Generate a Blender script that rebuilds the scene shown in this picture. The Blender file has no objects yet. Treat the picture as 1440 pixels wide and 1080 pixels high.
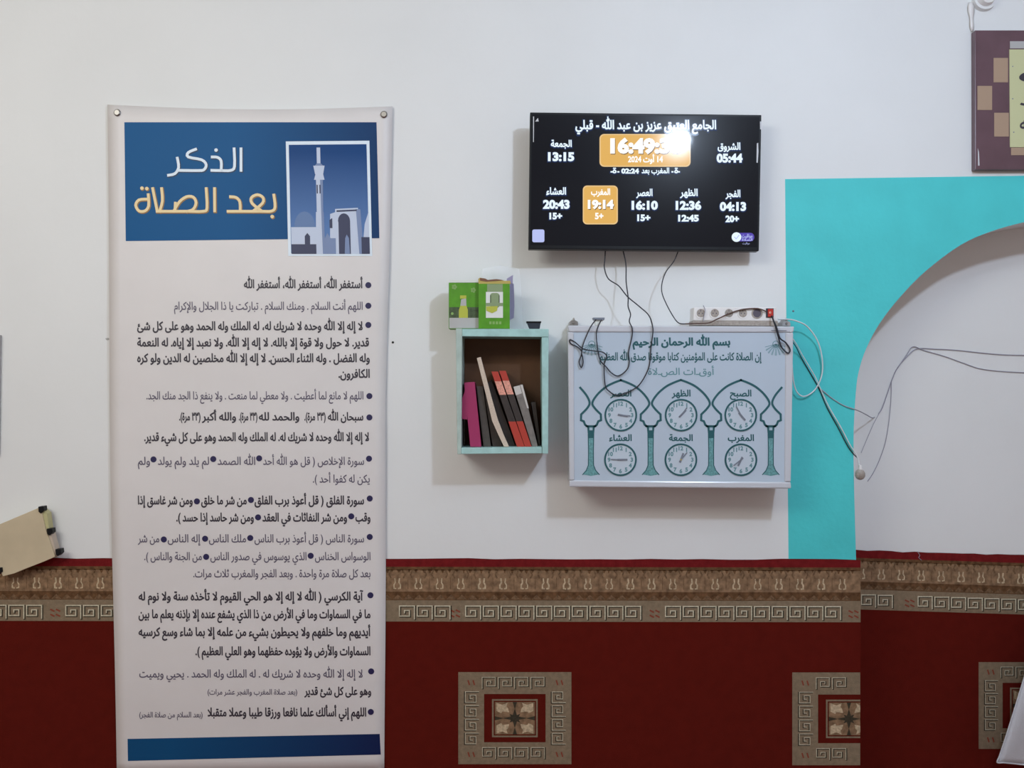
import bpy, bmesh, math, random, unicodedata
import numpy as np
from mathutils import Vector, geometry

# ------------------------------------------------------------------ camera, world, lights
SC = bpy.context.scene
COL = SC.collection
D, F, ZC = 2.53, 1200.0, 1.70          # camera distance from the wall, focal length in px, eye height
cam = bpy.data.objects.new('camera', bpy.data.cameras.new('camera'))
cam.data.sensor_width = 36.0
cam.data.lens = 36.0 * F / 1440.0
cam.location = (0, -D, ZC)
cam.rotation_euler = (math.pi / 2, 0, 0)
cam.data.clip_start = 0.01
COL.objects.link(cam)
SC.camera = cam

SC.view_settings.view_transform = 'Standard'
SC.view_settings.look = 'None'
SC.view_settings.gamma = 1.0
SC.view_settings.use_curve_mapping = False
SC.view_settings.exposure = 0.0

W = bpy.data.worlds.new('room_light')
SC.world = W
W.use_nodes = True
W.node_tree.nodes['Background'].inputs[0].default_value = (1.0, 0.92, 0.87, 1)
W.node_tree.nodes['Background'].inputs[1].default_value = 0.385

def lamp(name, kind, loc, energy, color, **kw):
    l = bpy.data.lights.new(name, kind)
    l.energy = energy
    l.color = color
    for k, v in kw.items():
        setattr(l, k, v)
    o = bpy.data.objects.new(name, l)
    o.location = loc
    COL.objects.link(o)
    return o
KEY = lamp('ceiling_bulb', 'POINT', (1.0, -2.0, 2.95), 70, (0.66, 0.80, 1.0), shadow_soft_size=0.06)
fa = lamp('left_fill_area', 'AREA', (-1.7, -2.6, 3.05), 37, (0.98, 1.0, 0.94), shape='RECTANGLE', size=1.6, size_y=0.6)  # unseen fill light, added to brighten the left part of the wall
fa.rotation_euler = (math.radians(55), 0, math.radians(-10))

# ------------------------------------------------------------------ materials
def srgb(r, g, b):
    def f(c):
        c /= 255.0
        return c / 12.92 if c <= 0.04045 else ((c + 0.055) / 1.055) ** 2.4
    return (f(r), f(g), f(b), 1)

def mat(name, col, rough=0.7, metal=0.0, noise=0.0, nscale=40, bump=0.0, bscale=200, emit=None, estr=0, spec=0.5, alpha=1.0, trans=0.0, coat=0.0):
    m = bpy.data.materials.new(name)
    m.use_nodes = True
    nt = m.node_tree
    b = nt.nodes['Principled BSDF']
    b.inputs['Base Color'].default_value = col
    b.inputs['Roughness'].default_value = rough
    b.inputs['Metallic'].default_value = metal
    b.inputs['Specular IOR Level'].default_value = spec
    b.inputs['Alpha'].default_value = alpha
    b.inputs['Transmission Weight'].default_value = trans
    b.inputs['Coat Weight'].default_value = coat
    b.inputs['Coat Roughness'].default_value = 0.24
    if emit:
        b.inputs['Emission Color'].default_value = emit
        b.inputs['Emission Strength'].default_value = estr
    if noise or bump:
        tc = nt.nodes.new('ShaderNodeTexCoord')
    if noise:
        n = nt.nodes.new('ShaderNodeTexNoise')
        n.inputs['Scale'].default_value = nscale
        n.inputs['Detail'].default_value = 6
        nt.links.new(tc.outputs['Object'], n.inputs['Vector'])
        r = nt.nodes.new('ShaderNodeValToRGB')
        r.color_ramp.elements[0].position = 0.3
        r.color_ramp.elements[1].position = 0.7
        r.color_ramp.elements[0].color = tuple(c * (1 - noise) for c in col[:3]) + (1,)
        r.color_ramp.elements[1].color = tuple(min(1, c * (1 + noise)) for c in col[:3]) + (1,)
        nt.links.new(n.outputs['Fac'], r.inputs['Fac'])
        nt.links.new(r.outputs['Color'], b.inputs['Base Color'])
    if bump:
        n2 = nt.nodes.new('ShaderNodeTexNoise')
        n2.inputs['Scale'].default_value = bscale
        n2.inputs['Detail'].default_value = 3
        nt.links.new(tc.outputs['Object'], n2.inputs['Vector'])
        bp = nt.nodes.new('ShaderNodeBump')
        bp.inputs['Strength'].default_value = bump
        bp.inputs['Distance'].default_value = 0.004
        nt.links.new(n2.outputs['Fac'], bp.inputs['Height'])
        nt.links.new(bp.outputs['Normal'], b.inputs['Normal'])
    return m

def grad_mat(name, c0, c1, axis, a, b_, rough=0.5):
    """printed colour gradient along an object axis, c0 at a, c1 at b_"""
    m = bpy.data.materials.new(name)
    m.use_nodes = True
    nt = m.node_tree
    tc = nt.nodes.new('ShaderNodeTexCoord')
    sp = nt.nodes.new('ShaderNodeSeparateXYZ')
    mr = nt.nodes.new('ShaderNodeMapRange')
    mr.inputs['From Min'].default_value = a
    mr.inputs['From Max'].default_value = b_
    mx = nt.nodes.new('ShaderNodeMix')
    mx.data_type = 'RGBA'
    mx.inputs['A'].default_value = c0
    mx.inputs['B'].default_value = c1
    nt.links.new(tc.outputs['Object'], sp.inputs[0])
    nt.links.new(sp.outputs[axis], mr.inputs['Value'])
    nt.links.new(mr.outputs[0], mx.inputs['Factor'])
    nt.links.new(mx.outputs['Result'], nt.nodes['Principled BSDF'].inputs['Base Color'])
    nt.nodes['Principled BSDF'].inputs['Roughness'].default_value = rough
    nt.nodes['Principled BSDF'].inputs['Specular IOR Level'].default_value = 0.2
    return m

M = dict(
    wall=mat('white_wall_paint', (0.78, 0.78, 0.77, 1), 0.6, noise=0.025, nscale=2.5, bump=0.12, bscale=35),
    teal=mat('turquoise_paint', (0.07, 0.61, 0.62, 1), 0.6, noise=0.06, nscale=6, bump=0.2, bscale=60),
    ceil=mat('ceiling_paint', (0.75, 0.75, 0.74, 1), 0.8),
    floor=mat('floor_carpet', (0.16, 0.02, 0.015, 1), 0.9, noise=0.2, bump=0.5),
    red=mat('red_wool', (0.112, 0.0085, 0.0045, 1), 0.95, noise=0.07, nscale=30, bump=0.5, bscale=500, spec=0.1),
    redtop=mat('crimson_wool', (0.17, 0.012, 0.013, 1), 0.95, noise=0.18, nscale=60, bump=0.5, bscale=500, spec=0.1),
    gold=mat('gold_brown_wool', (0.255, 0.155, 0.088, 1), 0.95, noise=0.38, nscale=60, bump=0.5, bscale=500, spec=0.1),
    dgold=mat('dark_brown_wool', (0.13, 0.065, 0.03, 1), 0.95, noise=0.45, nscale=60, bump=0.5, bscale=500, spec=0.1),
    tan=mat('tan_wool', (0.25, 0.185, 0.12, 1), 0.95, noise=0.14, nscale=80, bump=0.5, bscale=500, spec=0.1),
    cream=mat('cream_thread', (0.58, 0.52, 0.38, 1), 0.95, noise=0.2, nscale=200, spec=0.1),
    mgold=mat('mid_brown_thread', (0.17, 0.10, 0.055, 1), 0.95, noise=0.4, nscale=150, spec=0.1),  # woven brown of the leaves and triangles
    curl=mat('pale_gold_thread', (0.52, 0.40, 0.26, 1), 0.95, noise=0.3, nscale=150, spec=0.1),
    olive=mat('dark_olive_thread', (0.055, 0.045, 0.03, 1), 0.95, noise=0.2, nscale=200, spec=0.1),
    rust=mat('rust_thread', (0.25, 0.06, 0.035, 1), 0.95, spec=0.1),
    vinyl=mat('banner_vinyl', (0.74, 0.70, 0.685, 1), 0.45, noise=0.02, nscale=8),
    ink=mat('black_print', srgb(58, 52, 62), 0.5),
    ink2=mat('grey_violet_print', srgb(98, 90, 108), 0.5),
    navy=mat('navy_print', srgb(36, 30, 78), 0.5),
    white_print=mat('white_print', srgb(226, 238, 248), 0.5),
    gold_print=mat('pale_gold_print', srgb(240, 216, 164), 0.5),
    orange_print=mat('amber_print', srgb(150, 112, 60), 0.5),
    shade_print=mat('deep_blue_print', srgb(14, 50, 84), 0.5),
    steel=mat('nail_steel', (0.30, 0.28, 0.26, 1), 0.35, metal=0.9),
    black=mat('black_plastic', (0.006, 0.006, 0.007, 1), 0.4, spec=0.2),
    screen=mat('display_glass', (0.006, 0.006, 0.008, 1), 0.05, emit=(0.5, 0.55, 0.75, 1), estr=0.008, spec=0.07, coat=0.12),
    lit_white=mat('lit_white_pixels', (0.05, 0.05, 0.05, 1), 0.12, emit=(0.80, 0.93, 1.0, 1), estr=1.0, spec=0.1),
    lit_blue=mat('lit_navy_glow_pixels', (0.01, 0.01, 0.02, 1), 0.12, emit=(0.012, 0.028, 0.085, 1), estr=1.0, spec=0.1),
    lit_warm=mat('lit_warm_white_pixels', (0.05, 0.05, 0.05, 1), 0.12, emit=(1.0, 0.97, 0.93, 1), estr=1.05, spec=0.1),
    lit_shadow=mat('lit_shadow_pixels', (0.02, 0.02, 0.02, 1), 0.12, emit=(0.16, 0.09, 0.04, 1), estr=1.0, spec=0.1),
    lit_orange=mat('lit_orange_pixels', (0.02, 0.02, 0.02, 1), 0.12, emit=(0.80, 0.46, 0.11, 1), estr=0.95, spec=0.1),
    lit_edge=mat('lit_pale_orange_pixels', (0.02, 0.02, 0.02, 1), 0.12, emit=(0.86, 0.58, 0.26, 1), estr=0.95, spec=0.1),
    lit_lilac=mat('lit_lilac_pixels', (0.02, 0.02, 0.02, 1), 0.12, emit=(0.50, 0.56, 0.94, 1), estr=0.95, spec=0.1),
    lit_violet=mat('lit_violet_pixels', (0.02, 0.02, 0.02, 1), 0.12, emit=(0.09, 0.06, 0.42, 1), estr=1.0, spec=0.1),
    film=mat('protective_film', (0.6, 0.6, 0.62, 1), 0.2),
    mint=mat('mint_paint', (0.38, 0.60, 0.57, 1), 0.55, noise=0.14, nscale=30, bump=0.1, bscale=80),
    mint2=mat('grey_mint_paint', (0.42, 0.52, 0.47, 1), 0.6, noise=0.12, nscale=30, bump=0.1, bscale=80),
    brown=mat('brown_board', (0.10, 0.040, 0.014, 1), 0.7, noise=0.35, nscale=9),
    pink=mat('magenta_plastic', (0.36, 0.028, 0.115, 1), 0.35),
    dgrey=mat('dark_grey_cover', (0.06, 0.05, 0.043, 1), 0.6, noise=0.3, nscale=60),
    dbrown=mat('dark_brown_cover', (0.035, 0.024, 0.02, 1), 0.6, noise=0.3, nscale=60),
    paper=mat('cream_page_edges', (0.62, 0.50, 0.40, 1), 0.8, noise=0.12, nscale=300),
    redcover=mat('red_cover', (0.46, 0.042, 0.025, 1), 0.45),
    salmon=mat('salmon_label', (0.72, 0.32, 0.24, 1), 0.5, noise=0.35, nscale=220),
    greybook=mat('grey_cover', (0.19, 0.165, 0.15, 1), 0.6, noise=0.25, nscale=50),
    whitebook=mat('off_white_cover', (0.60, 0.56, 0.52, 1), 0.6),
    green=mat('green_card', (0.085, 0.30, 0.008, 1), 0.4, noise=0.12, nscale=50),
    green2=mat('light_green_print', (0.24, 0.42, 0.12, 1), 0.4),
    yellow=mat('yellow_green_print', (0.48, 0.50, 0.06, 1), 0.4),
    darkgreen=mat('dark_green_print', (0.055, 0.09, 0.035, 1), 0.45, noise=0.5, nscale=90),
    sage=mat('sage_print', (0.25, 0.33, 0.17, 1), 0.4),
    greyprint=mat('grey_print', (0.46, 0.45, 0.44, 1), 0.4),
    whitecard=mat('white_card', (0.75, 0.76, 0.72, 1), 0.5),
    card=mat('brown_card', (0.20, 0.09, 0.05, 1), 0.7),
    kraft_and_glint=mat('yellow_card_and_glint', (0.50, 0.38, 0.10, 1), 0.6),
    purple=mat('lavender_card', (0.30, 0.27, 0.42, 1), 0.5),
    slate=mat('dark_slate_plastic', (0.02, 0.028, 0.045, 1), 0.35),
    boardface=mat('board_face', (0.49, 0.57, 0.66, 1), 0.30, noise=0.03, nscale=5),
    boardframe=mat('pale_frame', (0.58, 0.59, 0.63, 1), 0.22),
    tealink=mat('teal_print', (0.012, 0.10, 0.115, 1), 0.5),
    tealink2=mat('faded_teal_print', (0.12, 0.27, 0.30, 1), 0.5),
    tealfill=mat('soft_teal_print', (0.13, 0.32, 0.33, 1), 0.5, noise=0.3, nscale=250),
    paleteal=mat('pale_teal_print', (0.36, 0.47, 0.54, 1), 0.5),
    dial=mat('dial_white', (0.54, 0.61, 0.68, 1), 0.3),
    hand=mat('grey_hand', (0.20, 0.22, 0.27, 1), 0.4),
    whiteplastic=mat('white_plastic', (0.82, 0.79, 0.77, 1), 0.35),
    socket=mat('socket_grey', (0.36, 0.31, 0.27, 1), 0.45, noise=0.2, nscale=160),
    socketdark=mat('socket_dark', (0.10, 0.08, 0.11, 1), 0.5),
    switch=mat('red_switch', (0.55, 0.03, 0.02, 1), 0.3),
    cable=mat('black_cable', (0.02, 0.02, 0.03, 1), 0.5),
    cablebrown=mat('brown_cable', (0.10, 0.05, 0.035, 1), 0.5),
    cablewhite=mat('white_cable', (0.72, 0.74, 0.75, 1), 0.4),
    cablegrey=mat('grey_cable', (0.36, 0.35, 0.41, 1), 0.6),
    maroon=mat('maroon_board', (0.135, 0.075, 0.09, 1), 0.22, noise=0.12, nscale=12),
    tansq=mat('tan_inlay', (0.42, 0.29, 0.20, 1), 0.35),
    plaqueyellow=mat('yellow_plaque', (0.60, 0.60, 0.34, 1), 0.35),
    creampanel=mat('cream_panel', (0.56, 0.46, 0.31, 1), 0.6, noise=0.07, nscale=12),
    creamedge=mat('yellowed_edge', (0.50, 0.46, 0.24, 1), 0.6),
    creamedge2=mat('beige_edge', (0.55, 0.45, 0.36, 1), 0.6),
    cloth=mat('white_cloth', (0.62, 0.62, 0.65, 1), 0.9, bump=0.3, bscale=350),
    bag=mat('clear_plastic', (0.9, 0.92, 1.0, 1), 0.12, alpha=0.22),
    greymark=mat('grey_mark', (0.42, 0.41, 0.40, 1), 0.8),
)

# ------------------------------------------------------------------ object helpers
def wloc(o):
    v = Vector((0, 0, 0))
    while o is not None:
        v += o.location
        o = o.parent
    return v

def tag(o, label=None, cat=None, group=None, kind=None):
    if label: o['label'] = label
    if cat: o['category'] = cat
    if group: o['group'] = group
    if kind: o['kind'] = kind
    return o

def thing(name, label, cat, loc, group=None):
    o = bpy.data.objects.new(name, None)
    o.empty_display_size = 0.05
    o.location = loc
    COL.objects.link(o)
    return tag(o, label, cat, group)

def link(name, verts, faces, m, parent=None, origin=None, bevel=0, smooth=False, label=None):
    """verts in world space -> one mesh object, local to its parent"""
    base = wloc(parent) if parent else Vector((0, 0, 0))
    o0 = Vector(origin) if origin is not None else (base if parent else Vector((0, 0, 0)))
    me = bpy.data.meshes.new(name)
    me.from_pydata([tuple(Vector(v) - o0) for v in verts], [], faces)
    me.materials.append(m)
    me.update()
    if smooth:
        for p in me.polygons: p.use_smooth = True
    o = bpy.data.objects.new(name, me)
    o.location = o0 - base
    if parent: o.parent = parent
    COL.objects.link(o)
    if bevel:
        b = o.modifiers.new('bevel', 'BEVEL')
        b.width = bevel
        b.segments = 2
        b.limit_method = 'ANGLE'
    if label: o['label'] = label
    return o

def P(px, py, t=0.0, off=0.0):
    """point of the plane y = -t seen at that place of the photograph"""
    s = (D - t) / F
    return Vector(((px - 720) * s, -t - off, ZC + (540 - py) * s))

def printed2(name, geos, mp, parent, origin=None, label=None, kind=None):
    """one flat printed piece made of several inks: geos = [(geo, off, material), ...]"""
    V, Fc, idx = [], [], []
    for k, (g, off, m) in enumerate(geos):
        b = len(V)
        V += [mp(x, y, off) for x, y in g[0]]
        Fc += [[i + b for i in q] for q in g[1]]
        idx += [k] * len(g[1])
    o = link(name, V, Fc, geos[0][2], parent, origin=origin, label=label)
    for g in geos[1:]: o.data.materials.append(g[2])
    for p, k in zip(o.data.polygons, idx): p.material_index = k
    if kind: o['kind'] = kind
    return o

def planemap(t):
    return lambda x, y, off=0.0: P(x, y, t, off)

def fix(vs, fs):
    """make all the faces of a closed solid point outwards"""
    bm = bmesh.new()
    bv = [bm.verts.new(v) for v in vs]
    for f in fs:
        try: bm.faces.new([bv[i] for i in f])
        except ValueError: pass
    bmesh.ops.recalc_face_normals(bm, faces=bm.faces)
    bm.verts.index_update()
    r = [v.co.copy() for v in bm.verts], [[v.index for v in f.verts] for f in bm.faces]
    bm.free()
    return r

def solid(front, back):
    n = len(front)
    vs = list(front) + list(back)
    fs = [list(range(n)), [n + i for i in range(n)][::-1]]
    for i in range(n):
        j = (i + 1) % n
        fs.append([j, i, n + i, n + j])
    return fix(vs, fs)

def prism_px(pts, t, depth, mp=None):
    """outline given on the plane at t, extruded straight back towards the wall"""
    mp = mp or planemap(t)
    fr = [mp(x, y) for x, y in pts]
    return solid(fr, [v + Vector((0, depth, 0)) for v in fr])

def join(*geos):
    V, Fc = [], []
    for v, f in geos:
        b = len(V)
        V += list(v)
        Fc += [[i + b for i in q] for q in f]
    return V, Fc

def boxw(x0, x1, y0, y1, z0, z1):
    return solid([Vector((x0, y0, z0)), Vector((x1, y0, z0)), Vector((x1, y0, z1)), Vector((x0, y0, z1))],
                 [Vector((x0, y1, z0)), Vector((x1, y1, z0)), Vector((x1, y1, z1)), Vector((x0, y1, z1))])

# flat 2D print geometry, in photograph pixels (y down)
def poly(pts): return [tuple(p) for p in pts], [list(range(len(pts)))[::-1]]
def rect(x0, y0, x1, y1): return poly([(x0, y0), (x1, y0), (x1, y1), (x0, y1)])
def disc(cx, cy, r, ry=None, n=20):
    ry = ry or r
    return poly([(cx + r * math.cos(2 * math.pi * i / n), cy + ry * math.sin(2 * math.pi * i / n)) for i in range(n)])
def rrect(x0, y0, x1, y1, r, n=5):
    p = []
    for cx, cy, a in ((x1 - r, y0 + r, -90), (x1 - r, y1 - r, 0), (x0 + r, y1 - r, 90), (x0 + r, y0 + r, 180)):
        for i in range(n + 1):
            t = math.radians(a + 90 * i / n)
            p.append((cx + r * math.cos(t), cy + r * math.sin(t)))
    return poly(p)
def ring(cx, cy, r0, r1, n=36):
    v, f = [], []
    for i in range(n):
        a = 2 * math.pi * i / n
        v += [(cx + r0 * math.cos(a), cy + r0 * math.sin(a)), (cx + r1 * math.cos(a), cy + r1 * math.sin(a))]
        j = (i + 1) % n
        f.append([2 * i, 2 * i + 1, 2 * j + 1, 2 * j][::-1])
    return v, f
def ribbon(pts, w, caps=True):
    pts = [Vector(p) for p in pts]
    if caps:
        a = (pts[0] - pts[1]).normalized() * w / 2
        b = (pts[-1] - pts[-2]).normalized() * w / 2
        pts = [pts[0] + a] + pts[1:-1] + [pts[-1] + b]
    v, f = [], []
    for i, p in enumerate(pts):
        d0 = (p - pts[i - 1]).normalized() if i else (pts[1] - p).normalized()
        d1 = (pts[i + 1] - p).normalized() if i < len(pts) - 1 else d0
        n0, n1 = Vector((-d0.y, d0.x)), Vector((-d1.y, d1.x))
        n = n0 + n1
        n = n0 if n.length < 1e-5 else n.normalized()
        k = max(0.5, n.dot(n0))
        v += [tuple(p + n * w / 2 / k), tuple(p - n * w / 2 / k)]
    for i in range(len(pts) - 1):
        f.append([2 * i, 2 * i + 1, 2 * i + 3, 2 * i + 2])
    return v, f
def smooth_pts(pts, k=4):
    """Catmull-Rom through the points"""
    P_ = [Vector(p) for p in pts]
    out = []
    for i in range(len(P_) - 1):
        p0 = P_[max(i - 1, 0)]; p1 = P_[i]; p2 = P_[i + 1]; p3 = P_[min(i + 2, len(P_) - 1)]
        for j in range(k):
            t = j / k
            out.append(0.5 * ((2 * p1) + (p2 - p0) * t + (2 * p0 - 5 * p1 + 4 * p2 - p3) * t * t + (3 * p1 - p0 - 3 * p2 + p3) * t ** 3))
    out.append(P_[-1])
    return out
def shift(geo, dx, dy): return [(x + dx, y + dy) for x, y in geo[0]], geo[1]

def printed(name, geo, mp, off, m, parent, label=None):
    vs = [mp(x, y, off) for x, y in geo[0]]
    return link(name, vs, geo[1], m, parent, label=label)

# ------------------------------------------------------------------ Arabic shaping for the built-in font
FORMS, LIG = {}, {}
for cp in range(0xFE80, 0xFEFD):
    d = unicodedata.decomposition(chr(cp)).split()
    if not d: continue
    k = d[0][1:-1]
    if len(d) == 2: FORMS.setdefault(chr(int(d[1], 16)), {})[k] = chr(cp)
    else: LIG.setdefault(chr(int(d[1], 16)) + chr(int(d[2], 16)), {})[k] = chr(cp)
def shape(s):
    words = s.split(' ')
    s = ' '.join('\ufdf2' if w == 'الله' else w for w in words)
    for pc in '.،)':
        s = s.replace(' الله' + pc, ' \ufdf2' + pc)
    units, i = [], 0
    while i < len(s):
        if s[i:i + 2] in LIG: units.append(s[i:i + 2]); i += 2
        else: units.append(s[i]); i += 1
    def tab(u): return LIG.get(u) or FORMS.get(u)
    out = []
    for i, u in enumerate(units):
        t = tab(u)
        if not t: out.append(u); continue
        prev = tab(units[i - 1]) if i else None
        nxt = tab(units[i + 1]) if i + 1 < len(units) else None
        jp = bool(prev and 'initial' in prev and 'final' in t)
        jn = bool(nxt and 'final' in nxt and 'initial' in t)
        k = 'medial' if jp and jn else 'final' if jp else 'initial' if jn else 'isolated'
        out.append(t.get(k, u))
    out = out[::-1]
    res, run = [], []
    for c in out:
        if c.isdigit() or (c in ':+' and run): run.append(c)
        else:
            res += run[::-1]; run = []
            res.append({'(': ')', ')': '('}.get(c, c))
    res += run[::-1]
    return ''.join(res)

TCACHE = {}
def text_raw(s, bold=0.0):
    """outlines of the built-in font, filled by winding number so that overlapping strokes stay solid; bold grows them"""
    if (s, bold) in TCACHE: return TCACHE[(s, bold)]
    c = bpy.data.curves.new('lettering', 'FONT')
    c.body = s
    c.resolution_u = 3
    c.fill_mode = 'NONE'
    o = bpy.data.objects.new('lettering', c)
    COL.objects.link(o)
    bpy.context.view_layer.update()
    dg = bpy.context.evaluated_depsgraph_get()
    me = bpy.data.meshes.new_from_object(o.evaluated_get(dg))
    co = [(v.co.x, v.co.y) for v in me.vertices]
    nb = {}
    for e in me.edges:
        i, j = e.vertices
        nb.setdefault(i, []).append(j); nb.setdefault(j, []).append(i)
    loops, seen = [], set()
    for i in range(len(co)):
        if i in seen or i not in nb: continue
        lp, cur = [i], i
        seen.add(i)
        nxt = i + 1 if (i + 1) in nb[i] else nb[i][0]
        while nxt not in seen:
            lp.append(nxt); seen.add(nxt)
            k = [q for q in nb[nxt] if q not in seen]
            if not k: break
            nxt = k[0]
        if len(lp) > 2: loops.append([co[k] for k in lp])
    bpy.data.objects.remove(o)
    bpy.data.curves.remove(c)
    bpy.data.meshes.remove(me)
    # group the contours into clusters whose boxes overlap, fill each
    area = lambda L: 0.5 * sum(L[k - 1][0] * L[k][1] - L[k][0] * L[k - 1][1] for k in range(len(L)))
    bx_ = [(min(p[0] for p in L), max(p[0] for p in L), min(p[1] for p in L), max(p[1] for p in L)) for L in loops]
    def sign(L, B):
        """orientation of the outermost contour around this one (fonts differ in winding)"""
        ar, k = abs(area(L)), L
        for L2, B2 in zip(loops, bx_):
            if B2[0] <= B[0] + 1e-3 and B2[1] >= B[1] - 1e-3 and B2[2] <= B[2] + 1e-3 and B2[3] >= B[3] - 1e-3 and abs(area(L2)) > ar:
                ar, k = abs(area(L2)), L2
        return 1 if area(k) > 0 else -1
    grown, sgs = [], []
    votes = [sign(L, B) for L, B in zip(loops, bx_)]
    for L, sgn in zip(loops, votes):
        Q, n = [], len(L)
        L = [p for k, p in enumerate(L) if (abs(p[0] - L[k - 1][0]) + abs(p[1] - L[k - 1][1])) > 1e-5]
        n = len(L)
        if n < 3: continue
        for k in range(n):
            p0, p1, p2 = Vector(L[k - 1]), Vector(L[k]), Vector(L[(k + 1) % n])
            a, b = (p1 - p0).normalized(), (p2 - p1).normalized()
            na, nb_ = Vector((a.y, -a.x)), Vector((b.y, -b.x))
            m = na + nb_
            m = na if m.length < 1e-4 else m.normalized()
            Q.append(p1 + m * (sgn * bold / max(0.55, m.dot(na))))
        grown.append(Q)
        sgs.append(sgn)
    boxes = [(min(p.x for p in Q), max(p.x for p in Q), min(p.y for p in Q), max(p.y for p in Q)) for Q in grown]
    par = list(range(len(grown)))
    def root(k):
        while par[k] != k: k = par[k]
        return k
    for i in range(len(grown)):
        for j in range(i):
            A, B = boxes[i], boxes[j]
            if A[0] <= B[1] and B[0] <= A[1] and A[2] <= B[3] and B[2] <= A[3] and sgs[i] == sgs[j]: par[root(i)] = root(j)
    VS, FS = [], []
    for r in set(root(k) for k in range(len(grown))):
        Ls = [grown[k] for k in range(len(grown)) if root(k) == r]
        sgn = max((abs(area([tuple(p) for p in grown[k]])), sgs[k]) for k in range(len(grown)) if root(k) == r)[1]
        pts, eds = [], []
        for Q in Ls:
            b0 = len(pts)
            pts += Q
            eds += [(b0 + k, b0 + (k + 1) % len(Q)) for k in range(len(Q))]
        ov, oe, of, *_ = geometry.delaunay_2d_cdt(pts, eds, [], 0, 1e-6)
        seg0 = np.array([tuple(p) for p in pts])
        seg1 = np.array([tuple(pts[e[1]]) for e in eds])
        if not of: continue
        vv = np.array([tuple(p) for p in ov])
        cc = np.array([vv[list(f)].mean(axis=0) for f in of])
        y0, y1, x0, x1 = seg0[:, 1][None], seg1[:, 1][None], seg0[:, 0][None], seg1[:, 0][None]
        cx, cy = cc[:, 0][:, None], cc[:, 1][:, None]
        side = (x1 - x0) * (cy - y0) - (cx - x0) * (y1 - y0)
        w = ((y0 <= cy) & (y1 > cy) & (side > 0)).sum(1) - ((y0 > cy) & (y1 <= cy) & (side < 0)).sum(1)
        b0 = len(VS)
        VS += [tuple(p) for p in ov]
        FS += [[b0 + k for k in f] for f, q in zip(of, w) if q * sgn > 0]
    TCACHE[(s, bold)] = (VS, FS)
    return VS, FS
def text(s, x0, x1, yb, size, bold=0.0, arabic=True, slope=0.0):
    """lettering that fills x0..x1 with its baseline at yb; x1 None: natural width centred on x0"""
    vs, fs = text_raw(shape(s) if arabic else s, bold)
    mn, mx = min(v[0] for v in vs), max(v[0] for v in vs)
    if x1 is None:
        w = (mx - mn) * size
        x0, x1 = x0 - w / 2, x0 + w / 2
    k = (x1 - x0) / (mx - mn)
    return [(x0 + (x - mn) * k, yb + slope * (x - mn) * k - y * size) for x, y in vs], fs

def tube(name, path, r, m, parent=None, n=6):
    """round cable through world points"""
    cu = bpy.data.curves.new(name, 'CURVE')
    pts = smooth_pts(path, 5)
    V, Fc = [], []
    up = Vector((0.13, 1, 0.07)).normalized()
    for i, p in enumerate(pts):
        d = (pts[min(i + 1, len(pts) - 1)] - pts[max(i - 1, 0)]).normalized()
        a = d.cross(up)
        a = a.normalized() if a.length > 1e-4 else Vector((1, 0, 0))
        b = d.cross(a).normalized()
        for k in range(n):
            t = 2 * math.pi * k / n
            V.append(p + a * math.cos(t) * r + b * math.sin(t) * r)
    for i in range(len(pts) - 1):
        for k in range(n):
            k2 = (k + 1) % n
            Fc.append([i * n + k, i * n + k2, (i + 1) * n + k2, (i + 1) * n + k])
    Fc.append(list(range(n))[::-1])
    Fc.append([(len(pts) - 1) * n + k for k in range(n)])
    bpy.data.curves.remove(cu)
    V, Fc = fix(V, Fc)
    return link(name, V, Fc, m, parent, origin=None if parent else pts[0], smooth=True)

def cyl(c, r0, r1, y0, y1, n=20):
    """cylinder/cone along y at (c.x, c.z)"""
    fr = [Vector((c[0] + r0 * math.cos(2 * math.pi * i / n), y0, c[1] + r0 * math.sin(2 * math.pi * i / n))) for i in range(n)]
    bk = [Vector((c[0] + r1 * math.cos(2 * math.pi * i / n), y1, c[1] + r1 * math.sin(2 * math.pi * i / n))) for i in range(n)]
    return solid(fr, bk)

# ------------------------------------------------------------------ the setting
def arch_px():
    L = [(1206, 1346), (1204, 800), (1201, 690)]
    m = [(1200, 640), (1200.5, 600), (1203, 556), (1207, 524), (1218, 490), (1238, 453), (1268, 415), (1303, 380), (1350, 345), (1392, 326), (1440, 312.5), (1485, 304.5), (1530, 302)]
    m = [tuple(p) for p in smooth_pts(m, 4)]
    Rr = [(3060 - x, y) for x, y in (L + m)[::-1]]
    pts = L + m + Rr[1:]
    return pts
AR = [P(x, y) for x, y in arch_px()]
for v in (AR[0], AR[-1]): v.z = 0.0
NICHE = 0.20
RW, LW, TOPZ = 3.3, -3.0, 3.25
outline = [Vector((LW, 0, 0))] + AR + [Vector((RW, 0, 0)), Vector((RW, 0, TOPZ)), Vector((LW, 0, TOPZ))]
v, f = solid(outline, [p + Vector((0, NICHE, 0)) for p in outline])
tag(link('wall_front', v, f, M['wall']), 'white painted front wall around the arched niche', kind='structure')
v, f = boxw(AR[0].x - 0.1, AR[-1].x + 0.1, NICHE, NICHE + 0.08, 0, TOPZ)
tag(link('wall_niche', v, f, M['wall']), 'pale back wall of the arched prayer niche', kind='structure')
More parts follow.
